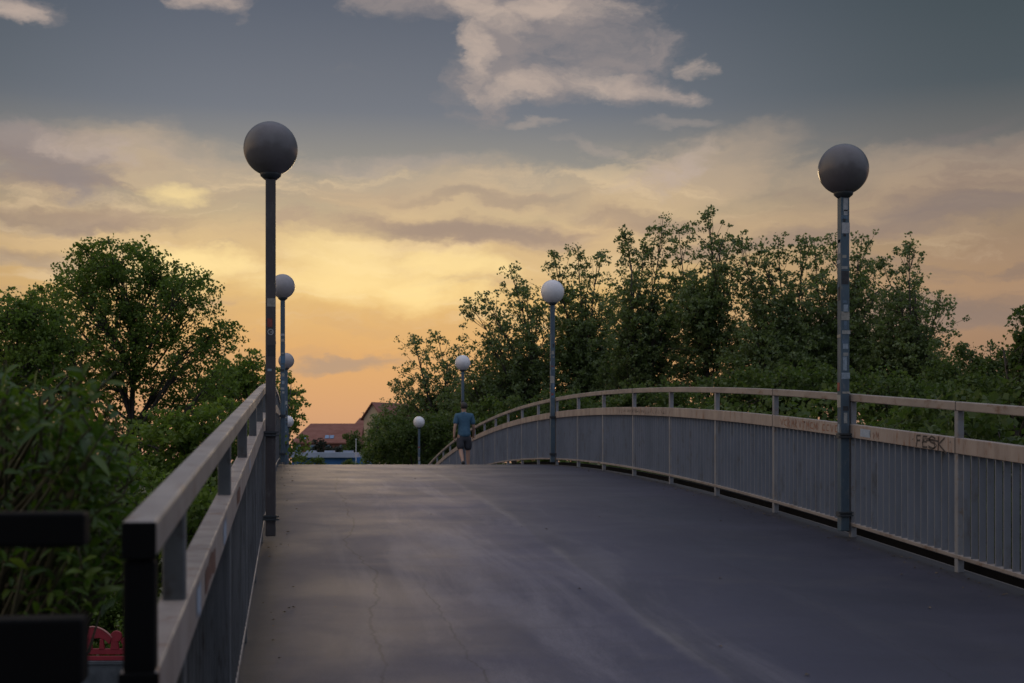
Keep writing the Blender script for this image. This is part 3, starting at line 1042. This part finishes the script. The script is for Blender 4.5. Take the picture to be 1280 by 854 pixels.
# the left trees
tree('broad_tree', 'broad crowned tree left of the nearest lamp, its limbs showing', 'tree', 174, 44,
     [(75, 325, 50), (100, 308, 55), (150, 305, 60), (185, 308, 60), (240, 345, 50), (262, 350, 50), (285, 400, 40), (45, 360, 40), (125, 318, 50)],
     [(100, 345, 36, .9), (150, 335, 40), (190, 340, 36), (60, 385, 34, .8), (245, 375, 38), (270, 420, 32), (215, 385, 40, .8), (130, 395, 46, .8), (85, 425, 46, .9), (40, 400, 36), (30, 440, 40), (165, 395, 36, .8), (205, 350, 30), (150, 380, 40, .8), (175, 420, 46, .8), (150, 445, 40, .8), (195, 465, 40, .8), (110, 370, 40, .8), (0, 440, 40), (130, 335, 30), (170, 315, 24), (112, 318, 22),
      (180, 430, 34, .6), (235, 440, 44, .8), (140, 465, 46, .8), (270, 475, 36, .9), (210, 500, 48, .9), (100, 495, 50), (160, 540, 50), (250, 530, 46), (60, 470, 44)],
     .105, L_TREE, 41, clump_r=.25, per=17, dens=.98, trunk_r=.19, fork=.9, spire_r=.6)
tree('broad_tree', 'tree at the left frame edge beside the broad crowned one', 'tree', -10, 40, [(20, 375, 40), (-5, 365, 50), (40, 372, 40)],
     [(10, 400, 40, 1.3), (40, 395, 36, 1.3), (62, 420, 40, 1.3), (45, 450, 44, 1.3), (-30, 400, 44), (25, 460, 46), (-20, 480, 50), (15, 530, 50), (60, 540, 46)], .105, L_TREE, 42, clump_r=.25, per=17, dens=1.0, trunk_r=.2)
tree('broad_tree', 'small tree behind the nearest left lamp pole', 'tree', 335, 58, [(312, 438, 40), (325, 445, 40), (352, 462, 40), (300, 455, 40), (366, 490, 35), (374, 508, 25)],
     [(315, 475, 30), (290, 470, 34, 1.2), (270, 490, 36, 1.2), (345, 495, 30, .8), (295, 500, 32), (355, 525, 22, .8), (325, 535, 40), (352, 560, 34)], .14, L_TREE, 43, clump_r=.28, per=16, dens=.95, trunk_r=.15, multi=2)
for lab, bp_, Z, lobes, sd_, lf in [
        ('large shrub behind the left railing under the broad tree', 230, 26, [(190, 560, 50), (240, 545, 50), (285, 540, 44), (215, 620, 60), (270, 610, 60), (310, 560, 40)], 51, .10),
        ('dark shrub between the near leaves and the left railing', 190, 17, [(165, 600, 60), (200, 660, 64), (240, 640, 60), (170, 700, 44), (215, 725, 44)], 52, .085),
        ('dark shrub behind the red carved panel', 130, 36, [(60, 760, 45), (110, 750, 45), (150, 760, 45), (185, 790, 40), (90, 800, 40), (140, 800, 40)], 54, .11),
        ('shrub low on the left, behind the shade-dark railing end', 60, 20, [(40, 610, 70), (100, 590, 64), (60, 690, 60), (110, 680, 50), (0, 680, 60)], 53, .09)]:
    tree('shrub', lab, 'shrub', bp_, Z, [], lobes, lf, L_TREE, sd_, clump_r=.26, per=38, dens=1.0, trunk_r=.07, group='shrubs beside the bridge')


for lab_, cx_, cy_, sx_, sd_ in (('unseen tree added behind the viewer for shade, left of the path', -5.0, -6.0, 3.6, 91), ('unseen tree added behind the viewer for shade, right of the path', 8.5, -6.5, 4.6, 92)):  # unseen trees added to shade the near end of the bridge
    r_ = random.Random(sd_)
    shade = [(Vector((cx_ + r_.uniform(-sx_, sx_), cy_ + r_.uniform(-3.0, 3.0), r_.uniform(3.5, 14.5))), 2.1, 0, .75) for i in range(34)]
    t_ = tree('broad_tree', lab_, 'tree', 640, -7.0, [], shade, .2, L_TREE, sd_, clump_r=.6, per=26, dens=1.0, trunk_r=.3, fork=.3, at=(cx_, cy_))

# the near bush with long glossy leaves
def near_bush():
    rng = np.random.default_rng(77)
    base = P(-60, HOR, 4.6)
    base = Vector((base.x - .2, base.y + .1, 0))
    root = empty('glossy_bush', base, 'blurred near bush of long glossy green leaves at the lower left', 'bush')
    wood = MB()
    lv = []
    lf = []

    def leaf(p, d, L, wd):
        d = d.normalized()
        s = d.cross(Vector((0, 0, 1)))
        if s.length < .1:
            s = Vector((1, 0, 0))
        s.normalize()
        s = (Matrix.Rotation(rng.uniform(-.9, .9), 3, d) @ s)
        n = s.cross(d).normalized()
        if n.z < 0:
            n = -n
        o = len(lv)
        K = 6
        for i in range(K + 1):
            t = i / K
            w = wd * (math.sin(math.pi * min(1, t * .94 + .05)) ** .8) * (1.0 if t < .5 else 1 - .25 * (t - .5))
            if i == K:
                w = .0008
            c = p + d * L * t - Vector((0, 0, 1)) * L * .22 * t * t
            lv.extend([tuple(c + s * w + n * w * .45), tuple(c), tuple(c - s * w + n * w * .45)])
        for i in range(K):
            for k in range(2):
                a = o + i * 3 + k
                lf.append((a, a + 1, a + 4, a + 3))
    cents = []
    # (px, py, spread) of leafy masses
    masses = [(70, 530, 38, 12), (15, 510, 36, 9), (120, 545, 34, 10), (130, 690, 30, 10), (70, 700, 50, 12), (15, 560, 60, 18), (95, 590, 60, 20), (140, 590, 36, 10), (150, 650, 36, 12), (40, 650, 70, 20),
              (110, 670, 50, 15), (20, 720, 60, 14), (85, 730, 45, 10), (60, 790, 50, 8), (20, 800, 50, 8), (-40, 560, 60, 18), (-60, 660, 70, 18), (135, 720, 26, 6)]
    for (px, py, rp, n) in masses:
        for k in range(int(n * 1.7)):
            cents.append((min(px + rng.normal() * rp * .55, 172), max(472, py + rng.normal() * rp * .6)))
    cents += [(62, 478), (85, 470), (105, 472), (128, 482), (100, 490), (8, 470), (40, 480), (152, 555), (165, 610), (172, 640)]
    cents = [c_ for c_ in cents if not (c_[0] > 85 and c_[1] > 742)]
    for (px, py) in cents:
        Z = rng.uniform(3.5, 5.4)
        c = P(px, py, Z)
        if c.x > -.52:
            c.x = -.52 - rng.random() * .12
        out = Vector((rng.normal() * .6 + .15, rng.normal() * .6 - .15, .75)).normalized()
        st = base + (c - base) * Vector((.25, .25, 0)).length
        st = Vector((base.x + (c.x - base.x) * .6, base.y + (c.y - base.y) * .6, c.z - rng.uniform(.25, .6)))
        mid = st.lerp(c, .55) + Vector(rng.normal(size=3)) * .05
        wood.tube([st, mid, c, c + out * .06], [.009, .006, .004, .002], 5, False)
        nl = rng.integers(8, 14)
        ph = rng.random() * 6
        e1 = out.cross(Vector((0, 1, .2))).normalized()
        e2 = out.cross(e1)
        for k in range(nl):
            a = ph + k * 2.4
            lift = rng.uniform(.15, 1.1)
            d = (e1 * math.cos(a) + e2 * math.sin(a)) + out * lift
            L = rng.uniform(.032, .082)
            leaf(c - out * (.012 * k - .02), d, L, L * rng.uniform(.13, .18))
    # stems up from the ground
    for k in range(9):
        a = base + Vector((rng.normal() * .12, rng.normal() * .12, -.1))
        t = base + Vector((rng.normal() * .35, rng.normal() * .35, rng.uniform(4.6, 5.7)))
        pts = bend(a, t, rng, .03, 8)
        wood.tube(pts, [.03 * (1 - .8 * i / 8) for i in range(9)], 6)
    wood.build('stem', M_TWIG, root, smooth=True)
    f = MB()
    f.v, f.f = lv, lf
    f.build('foliage', L_NEAR, root, smooth=True)


near_bush()

# ------------------------------------------------------------------ houses far behind the crest
M_ROOF = paint('red_brown_roof_tiles', (.23, .09, .062), (.185, .072, .05), .8, .6, 0, (.18, .07, .05), (1, 1, 4))
M_BRICK = paint('red_brown_wall', (.24, .105, .075), (.20, .085, .06), .85, .5, 0)
M_CREAM = paint('cream_render', (.48, .36, .25), (.42, .31, .215), .85, .5, 0)
M_GLASSB = paint('blue_window_glass', (.16, .26, .40), (.12, .20, .32), .15, .5, 0)
M_BLUE = paint('blue_cladding', (.03, .14, .34), (.025, .115, .29), .6, .4, 0)
M_GREYR = paint('pale_roof_sheet', (.34, .38, .46), (.28, .32, .39), .5, .6, 0)
M_FRAME = paint('pale_frame', (.5, .5, .5), (.45, .45, .45), .6, 2, 0)


def frame_at(px, Z, ang=0.0):
    o = P(px, HOR, Z)
    o.z = 0
    a = -PHI + ang
    return o, Vector((math.cos(a), math.sin(a), 0)), Vector((-math.sin(a), math.cos(a), 0))


def house(px, Z, W_, Dp, He, Hr, label, wall_m, hip_l=0.0, hip_r=0.0, ang=0.0, wins=(), sky=(), gable_win=False):
    o, ax, ay = frame_at(px, Z, ang)
    root = empty('house', o, label, 'house', 'houses beyond the crest')

    def pt(u, v, z):
        return o + ax * u + ay * v + Vector((0, 0, z))
    w = MB()
    hw, hd = W_ / 2, Dp / 2
    v = [pt(-hw, -hd, -.1), pt(hw, -hd, -.1), pt(hw, hd, -.1), pt(-hw, hd, -.1), pt(-hw, -hd, He), pt(hw, -hd, He), pt(hw, hd, He), pt(-hw, hd, He)]
    f = [(0, 1, 5, 4), (1, 2, 6, 5), (2, 3, 7, 6), (3, 0, 4, 7), (0, 3, 2, 1)]
    if hip_l == 0:
        v.append(pt(-hw, 0, Hr - .15))
        f.append((7, 4, len(v) - 1))
    if hip_r == 0:
        v.append(pt(hw, 0, Hr - .15))
        f.append((5, 6, len(v) - 1))
    w.add(v, f).build('wall', wall_m, root)
    r = MB()
    ov = .45
    e = He - .12
    L0 = -hw - ov if hip_l == 0 else -hw + hip_l
    L1 = hw + ov if hip_r == 0 else hw - hip_r
    top = [pt(-hw - ov, -hd - ov, e), pt(hw + ov, -hd - ov, e), pt(hw + ov, hd + ov, e), pt(-hw - ov, hd + ov, e), pt(L0, 0, Hr), pt(L1, 0, Hr)]
    dn = [p - Vector((0, 0, .22)) for p in top]
    v = top + dn
    q = [(0, 1, 5, 4), (2, 3, 4, 5)]
    if hip_l: q.append((3, 0, 4))
    if hip_r: q.append((1, 2, 5))
    f = list(q) + [tuple(i + 6 for i in reversed(t)) for t in q]
    for a, b_ in ((0, 1), (2, 3)):
        f.append((a, a + 6, b_ + 6, b_))
    for (a, b_, tip, hip) in ((3, 0, 4, hip_l), (1, 2, 5, hip_r)):
        if hip:
            f.append((a, a + 6, b_ + 6, b_))
        else:
            f.append((a, a + 6, tip + 6, tip))
            f.append((tip, tip + 6, b_ + 6, b_))
    roof = r.add(v, f).build('roof', M_ROOF, root)
    for (u, z, ww, hh) in wins:
        fr = MB()
        c = pt(u, -hd - .03, z)
        fr.obox(c, ax, ay, ww / 2 + .08, .05, hh / 2 + .08)
        fo = fr.build('window', M_FRAME, root)
        gl = MB()
        gl.obox(c - ay * .055, ax, ay, ww / 2, .01, hh / 2)
        gl.build('pane', M_GLASSB, fo).matrix_parent_inverse = Matrix.Identity(4)
    for (u, t, ww) in sky:                       # roof windows on the near slope
        c = pt(u, -hd * (1 - t) - ov * (1 - t), e + (Hr - e) * t)
        sl_ = (pt(u, 0, Hr) - pt(u, -hd - ov, e)).normalized()
        nn_ = ax.cross(sl_).normalized()
        k = MB()
        vv_ = [c + ax * sx * ww / 2 + sl_ * sy * .55 + nn_ * sn for sn in (-.05, .10) for sx, sy in ((-1, -1), (1, -1), (1, 1), (-1, 1))]
        k.add(vv_, [(0, 3, 2, 1), (4, 5, 6, 7), (0, 1, 5, 4), (1, 2, 6, 5), (2, 3, 7, 6), (3, 0, 4, 7)])
        k.build('roof_window', M_GLASSB, root)
    return root, pt, ax, ay


Zh = 260.0
mp = Zh / F
house((372 + 452) / 2, Zh, (452 - 372) * mp, 11, 6 + (575 - 553) * mp, 6 + (575 - 529.5) * mp, 'long red-roofed house with a hipped left end and roof windows', M_BRICK,
      hip_l=2.5, wins=[(-5.2, 8.0, .9, 1.5), (-2.4, 8.0, .9, 1.5), (.4, 8.0, .9, 1.5), (3.2, 8.0, .9, 1.5)], sky=[(.1, .28, .75), (1.0, .28, .75), (-4.2, .25, .7)])
h2, pt2, ax2, ay2 = house(458, Zh + 14, (482 - 436) * mp, 11, 6 + (575 - 545) * mp, 6 + (575 - 519.5) * mp, 'taller red-roofed house in the middle with a thin aerial', M_BRICK, hip_l=2.2, wins=[(-1.5, 9, .9, 1.4), (1.5, 9, .9, 1.4)])
ae = MB()
tp = pt2(-.6, 0, 6 + (575 - 519.5) * mp)
ae.tube([tp - Vector((0, 0, .3)), tp + Vector((0, 0, 1.2))], [.06, .05], 6)
ae.tube([tp + Vector((-.4, 0, 1.0)), tp + Vector((.4, 0, 1.0))], [.035, .035], 5)
ae.build('aerial', M_BRACKET, h2)
house(489, Zh - 12, 9.0, 5.0, 6 + (575 - 526) * mp, 6 + (575 - 507) * mp, 'red-roofed house with a cream gable, highest of the houses', M_CREAM, ang=rad(50),
      wins=[(-2, 9.0, .9, 1.4), (1, 9.0, .9, 1.4)])
# blue flat-roofed hall
Zb = 150.0
mb_ = Zb / F
o, ax, ay = frame_at(412, Zb)
hall = empty('hall', o, 'low blue hall with a pale flat roof beyond the crest', 'hall')
hw = (460 - 366) * mb_ / 2
zr_ = 6 + (575 - 565.5) * mb_
MB().obox(o + ay * 5 + Vector((0, 0, zr_ / 2 - .3)), ax, ay, hw, 5, zr_ / 2 - .25).build('wall', M_BLUE, hall)
MB().obox(o + ay * 5 + Vector((-1.0, 0, zr_ - .30)), ax, ay, hw * .92, 5.5, .30).build('roof', M_GREYR, hall, bevel=.03)
for k in range(3):
    MB().obox(o + ay * 4 + ax * (-2.6 + 2.1 * k) + Vector((0, 0, zr_ + .10)), ax, ay, .5, .8, .12).build('roof_light', M_GREYR, hall)
wb = MB()
for k in range(4):
    w_ = MB()
    w_.obox(o - ay * .03 + ax * (-3 + 2 * k) + Vector((0, 0, 3.4)), ax, ay, .7, .05, .6)
    w_.build('window', M_GLASSB, hall)
# thin mast in front of the hall
o = P(445, HOR, 140)
ms = empty('mast', (o.x, o.y, 0), 'thin pale mast standing in front of the blue hall', 'mast')
MB().tube([(o.x, o.y, -.1), (o.x, o.y, 4), (o.x, o.y, 6 + 25 * 140 / F)], [.09, .07, .045], 8).build('shaft', M_FRAME, ms)
MB().lathe((o.x, o.y, 6 + 25 * 140 / F), [(.05, 0), (.09, .03), (.09, .08), (.02, .12)], 10).build('finial', M_FRAME, ms)
# trees by the houses
for lab, bp_, Z, lobes, sd_, m in [
        ('dark round tree in front of the long red-roofed house', 400, 200, [(400, 556, 9), (392, 563, 8), (409, 562, 9), (402, 570, 11)], 61, L_DARK),
        ('small dark tree right of the dark round one before the houses', 421, 195, [(421, 561, 7), (427, 566, 7), (416, 568, 8)], 62, L_DARK),
        ('green tree under the cream gable', 443, 170, [(436, 552, 10), (446, 548, 9), (452, 558, 10), (438, 563, 10), (448, 568, 12)], 63, L_SHRUB),
        ('low bush at the left before the blue hall', 383, 110, [(378, 578, 9), (392, 576, 8), (401, 579, 7), (386, 588, 12)], 64, L_SHRUB),
        ('low bush at the right before the blue hall', 438, 115, [(433, 579, 6), (441, 581, 7), (448, 583, 7), (440, 592, 10)], 65, L_SHRUB),
        ('leafy tree overlapping the gabled house on the right', 476, 100, [(466, 545, 12), (476, 530, 14), (484, 550, 16), (468, 568, 16), (490, 565, 18)], 66, L_POP)]:
    tree('leafy_tree', lab, 'tree', bp_, Z, [], lobes, .26 if Z > 150 else .17, m, sd_, clump_r=.55 if Z > 150 else .4, per=34, dens=1.0, trunk_r=.14, group='trees by the houses')

# ------------------------------------------------------------------ the red carved panel on its wall, below on the left
Zr = 30.0
M_RED = paint('red_wood_paint', (.30, .016, .030), (.24, .013, .024), .5, 4, .05)
M_REDL = paint('worn_pink_edge', (.40, .17, .15), (.36, .14, .12), .6, 6, 0)
o, ax, ay = frame_at(125, Zr)
k_ = Zr / F
zw = ZC + (575 - 829) * k_
wl = empty('low_wall', o, 'low blue-grey concrete wall under the red carved panel', 'wall')
MB().obox(o + Vector((0, 0, zw / 2 - .05)), ax, ay, 1.6, .16, zw / 2 + .05).build('body', M_WALLC, wl)
MB().obox(o + Vector((0, 0, zw + .03)), ax, ay, 1.65, .2, .03).build('coping', M_WALLC, wl)
pr = empty('carved_panel', o + Vector((0, 0, zw + .06)), 'red carved wooden panel with a scalloped top standing on the low wall', 'panel')


def extr(poly, th, name, m, y0=0.0):
    b = MB()
    n = len(poly)
    v = [o + ax * u + ay * (y0 - th / 2) + Vector((0, 0, zw + .06 + z)) for u, z in poly] + [o + ax * u + ay * (y0 + th / 2) + Vector((0, 0, zw + .06 + z)) for u, z in poly]
    f = [tuple(range(n)), tuple(range(2 * n - 1, n - 1, -1))]
    for i in range(n):
        j = (i + 1) % n
        f.append((j, i, n + i, n + j))
    b.add(v, f)
    return b.build(name, m, pr, bevel=.012)


def U(px): return (px - 125) * k_
def Vz(py): return (826 - py) * k_


extr([(U(60), 0), (U(170), 0), (U(170), .1), (U(60), .1)], .10, 'base_board', M_RED)
extr([(U(60), .13), (U(170), .13), (U(170), .26), (U(60), .26)], .07, 'lower_rail', M_RED, .02)
arc = []
for i in range(13):
    t = i / 12
    px = 98 + (141 - 98) * t
    py = 797 - 13.5 * math.sin(math.pi * min(1, t * .9 + .12)) ** .8
    arc.append((U(px), Vz(py)))
inner = [(U(137), Vz(806)), (U(131), Vz(800)), (U(124), Vz(798)), (U(115), Vz(799)), (U(100), Vz(803))]
extr(arc + inner, .07, 'carved_back', M_RED)
extr([(U(145.5 + 7.2 * math.cos(t)), Vz(796 - 7.2 * math.sin(t))) for t in [2 * math.pi * i / 18 for i in range(18)]], .08, 'disc', M_RED, .01)
extr([(U(157 + 6 * math.cos(t)), Vz(802 - 5 * math.sin(t))) for t in [2 * math.pi * i / 14 for i in range(14)]], .08, 'disc', M_RED, .02)
for (a, b_) in ((107, 116), (124, 131), (138, 149), (153, 160)):
    extr([(U(a), .24), (U(b_), .24), (U(b_ - 1), Vz(801)), (U((a + b_) / 2), Vz(797)), (U(a + 1), Vz(801))], .06, 'baluster', M_RED, .005)
rim = [(u, z + .004) for u, z in arc[2:]]
extr(rim + [(u, z - .022) for u, z in reversed(rim)], .09, 'edge_trim', M_REDL)


# ------------------------------------------------------------------ the walking man
def skin_obj(name, verts, edges, rads, m, parent, loc, rz, sub=2, scale=1.0):
    me = bpy.data.meshes.new(name)
    me.from_pydata(verts, edges, [])
    o = bpy.data.objects.new(name, me)
    C.objects.link(o)
    sk = o.modifiers.new('skin', 'SKIN')
    ss = o.modifiers.new('sub', 'SUBSURF')
    ss.levels = ss.render_levels = sub
    for i, r in enumerate(rads):
        r = (r, r) if not isinstance(r, tuple) else r
        me.skin_vertices[0].data[i].radius = r
        me.skin_vertices[0].data[i].use_root = (i == 0)
    dg = bpy.context.evaluated_depsgraph_get()
    dg.update()
    nm = bpy.data.meshes.new_from_object(o.evaluated_get(dg))
    bpy.data.objects.remove(o)
    nm.name = name
    nm.materials.clear()
    nm.materials.append(m)
    R = Matrix.Translation(loc) @ Matrix.Rotation(rz, 4, 'Z') @ Matrix.Scale(scale, 4)
    nm.transform(R)
    nm.polygons.foreach_set('use_smooth', [True] * len(nm.polygons))
    ob = bpy.data.objects.new(name, nm)
    C.objects.link(ob)
    ob.parent = parent
    ob.matrix_parent_inverse = Matrix.Translation(-parent.location)
    return ob


def man():
    yy = 34.8
    X = 4.36
    zb = zd(yy)
    m_skin = paint('skin', (.40, .24, .17), (.36, .21, .15), .5, 12, 0)
    m_shirt = paint('steel_blue_cotton', (.052, .125, .19), (.042, .10, .16), .85, 14, .1)
    m_short = paint('charcoal_cloth', (.035, .036, .045), (.05, .05, .06), .85, 14, .1)
    m_hair = paint('dark_hair', (.018, .014, .012), (.03, .022, .018), .6, 40, .2)
    m_shoe = paint('dark_shoe', (.035, .033, .035), (.05, .05, .05), .6, 20, 0)
    m_sock = paint('pale_sole', (.4, .38, .38), (.34, .32, .32), .7, 20, 0)
    loc = Vector((X, yy, zb))
    root = empty('person', loc, 'man walking away in a blue t-shirt and dark shorts, near the right railing', 'person')
    # local axes: +y is the way he walks, x right; heights for a 1.72 m man
    V = []
    E = []
    R = []

    def add(p, r, par=None):
        V.append(p)
        R.append(r)
        if par is not None:
            E.append((par, len(V) - 1))
        return len(V) - 1
    pel = add((0, 0, .92), (.145, .105))
    wa = add((0, .01, 1.06), (.135, .095), pel)
    ch = add((0, .015, 1.25), (.165, .11), wa)
    sh = add((0, .0, 1.38), (.13, .085), ch)
    nk = add((0, .005, 1.46), (.052, .055), sh)
    h1 = add((0, .03, 1.54), (.066, .078), nk)
    h2_ = add((0, .035, 1.62), (.076, .092), h1)
    h3 = add((0, .025, 1.69), (.050, .060), h2_)
    hands = []
    for s_, swing in ((-1, -.10), (1, .06)):
        a = add((s_ * .17, 0, 1.375), .062, sh)
        b = add((s_ * .215, -.005 + swing * .2, 1.24), .050, a)
        c = add((s_ * .245, -.01 + swing * .5, 1.09), .042, b)
        d = add((s_ * .262, .05 + swing * 1.1, .95), .036, c)
        e_ = add((s_ * .268, .085 + swing * 1.5, .865), .027, d)
        p = add((s_ * .268, .10 + swing * 1.6, .80), (.022, .036), e_)
        hands.append(((s_ * .268, .10 + swing * 1.6, .80), s_))
    # right leg planted, left leg trailing with the heel lifted
    rt = [(.095, 0, .86, .098), (.105, .03, .67, .082), (.105, .045, .48, .058), (.105, .03, .33, .058), (.105, .01, .18, .043), (.105, 0, .085, .038)]
    lt = [(-.095, -.01, .86, .098), (-.10, -.03, .67, .082), (-.095, -.05, .50, .058), (-.088, -.15, .37, .058), (-.075, -.27, .24, .042), (-.07, -.33, .17, .036)]
    for leg in (rt, lt):
        q = pel
        for (x, y, z, r) in leg:
            q = add((x, y, z), r, q)
    body = skin_obj('body', V, E, R, m_skin, root, loc, 0.0)
    # fingers joined to the body mesh
    bm_ = bmesh.new()
    bm_.from_mesh(body.data)
    for (hp, s_) in hands:
        for k, (dy, ln) in enumerate(((-.026, .052), (-.009, .064), (.009, .068), (.026, .058))):
            fm = MB()
            p0 = Vector((hp[0], hp[1] + dy, hp[2] - .015))
            fm.tube([loc + p0, loc + p0 + Vector((-s_ * .004, .004, -ln * .6)), loc + p0 + Vector((-s_ * .016, .008, -ln * 1.05))], [.0095, .0085, .006], 6)
            vs = [bm_.verts.new(v) for v in fm.v]
            for f in fm.f:
                bm_.faces.new([vs[i] for i in f])
        fm = MB()
        p0 = Vector((hp[0] - s_ * .01, hp[1] + .03, hp[2] + .03))
        fm.tube([loc + p0, loc + p0 + Vector((-s_ * .016, .02, -.03)), loc + p0 + Vector((-s_ * .02, .028, -.06))], [.011, .01, .007], 6)
        vs = [bm_.verts.new(v) for v in fm.v]
        for f in fm.f:
            bm_.faces.new([vs[i] for i in f])
    # ears and nose
    for c, r in (((-.078, .03, 1.60), (.010, .020, .032)), ((.078, .03, 1.60), (.010, .020, .032)), ((0, .128, 1.595), (.014, .022, .022))):
        res = bmesh.ops.create_icosphere(bm_, subdivisions=2, radius=1.0, matrix=Matrix.Translation(loc + Vector(c)) @ Matrix.Diagonal((*r, 1)))
    bm_.to_mesh(body.data)
    bm_.free()
    body.data.polygons.foreach_set('use_smooth', [True] * len(body.data.polygons))
    # shirt
    V = []; E = []; R = []
    b0 = add((0, -.005, .79), (.188, .158))
    b1 = add((0, .0, .92), (.184, .150), b0)
    b2 = add((0, .01, 1.06), (.168, .124), b1)
    b3 = add((0, .015, 1.24), (.186, .132), b2)
    b4 = add((0, 0, 1.37), (.165, .112), b3)
    b5 = add((0, 0, 1.445), (.085, .078), b4)
    b6 = add((0, .004, 1.475), (.066, .066), b5)
    for s_, swing in ((-1, -.10), (1, .06)):
        a = add((s_ * .185, 0, 1.37), .082, b4)
        b = add((s_ * .220, -.005 + swing * .2, 1.25), .076, a)
        c = add((s_ * .238, -.006 + swing * .3, 1.13), .072, b)
    skin_obj('shirt', V, E, R, m_shirt, root, loc, 0.0)
    V = []; E = []; R = []
    b0 = add((0, 0, .94), (.145, .105))
    b1 = add((0, 0, .83), (.155, .112), b0)
    for leg in (rt, lt):
        (x0, y0, z0, r0), (x1, y1, z1, r1), (x2, y2, z2, r2) = leg[:3]
        a = add((x0 * 1.02, y0, z0 - .10), .112, b1)
        b = add((x1, y1, z1 - .02), .112, a)
        c = add((x2, y2, z2 - .02), .108, b)
    skin_obj('shorts', V, E, R, m_short, root, loc, 0.0)
    # hair: a close cap over the skull
    hb = bmesh.new()
    bmesh.ops.create_uvsphere(hb, u_segments=20, v_segments=14, radius=1.0,
                              matrix=Matrix.Translation(loc + Vector((0, .014, 1.625))) @ Matrix.Diagonal((.090, .110, .105, 1)))
    kill = [v for v in hb.verts if (v.co.y - loc.y > .085 and v.co.z - loc.z < 1.67) or v.co.z - loc.z < 1.545]
    bmesh.ops.delete(hb, geom=kill, context='VERTS')
    hm = bpy.data.meshes.new('hair')
    hb.to_mesh(hm)
    hb.free()
    hm.materials.append(m_hair)
    hm.polygons.foreach_set('use_smooth', [True] * len(hm.polygons))
    ho = bpy.data.objects.new('hair', hm)
    C.objects.link(ho)
    ho.parent = root
    ho.matrix_parent_inverse = Matrix.Translation(-root.location)
    so_ = ho.modifiers.new('solid', 'SOLIDIFY')
    so_.thickness = .006
    # shoes
    for (ank, pitch) in (((.105, .0, .085), .0), ((-.07, -.33, .17), -1.0)):
        sm = bmesh.new()
        prof = [(-.075, .034, .075), (-.03, .040, .095), (.03, .044, .082), (.10, .048, .06), (.16, .043, .045), (.195, .022, .034)]
        rings = []
        for (y, w, h) in prof:
            rings.append([sm.verts.new((x * w, y, z)) for x, z in ((-1, 0), (-1.02, h * .45), (-.6, h), (.6, h), (1.02, h * .45), (1, 0))])
        for a, b in zip(rings[:-1], rings[1:]):
            for k in range(6):
                sm.faces.new((a[k], a[(k + 1) % 6], b[(k + 1) % 6], b[k]))
        sm.faces.new(rings[0][::-1])
        sm.faces.new(rings[-1])
        bmesh.ops.recalc_face_normals(sm, faces=sm.faces)
        T = Matrix.Translation(loc + Vector(ank)) @ Matrix.Rotation(pitch, 4, 'X') @ Matrix.Translation((0, 0, -.083))
        sm.transform(T)
        me = bpy.data.meshes.new('shoe')
        sm.to_mesh(me)
        sm.free()
        me.materials.append(m_shoe)
        me.polygons.foreach_set('use_smooth', [True] * len(me.polygons))
        ob = bpy.data.objects.new('shoe', me)
        C.objects.link(ob)
        ob.parent = root
        ob.matrix_parent_inverse = Matrix.Translation(-root.location)
        sub = ob.modifiers.new('sub', 'SUBSURF')
        sub.levels = sub.render_levels = 1


man()

# ------------------------------------------------------------------ litter along the deck edges
rng = np.random.default_rng(9)
lit = MB()
M_LIT = foliage('dry_leaf_litter', [(.10, .07, .04), (.16, .11, .06), (.22, .16, .10), (.09, .08, .05)], .1, .8)
for k in range(520):
    y = rng.uniform(4, 30)
    x = 4.98 - abs(rng.normal()) * .16 if rng.random() < .75 else (-.2 + abs(rng.normal()) * .12 if rng.random() < .6 else rng.uniform(0, 5))
    c = Vector((x, y, zd(y) + .006))
    a = rng.random() * 6.28
    s_ = rng.uniform(.006, .018)
    d = Vector((math.cos(a), math.sin(a), rng.uniform(-.1, .25))) * s_
    e_ = Vector((-math.sin(a), math.cos(a), rng.uniform(-.1, .25))) * s_ * .6
    u = Vector((0, 0, s_ * .3))
    lit.add([c - d, c + e_ + u, c + d, c - e_ + u], [(0, 1, 2, 3)])
lo_ = lit.build('leaf_litter', M_LIT)
tag(lo_, 'dry leaf litter scattered along the path edges', 'leaf litter', kind='stuff')
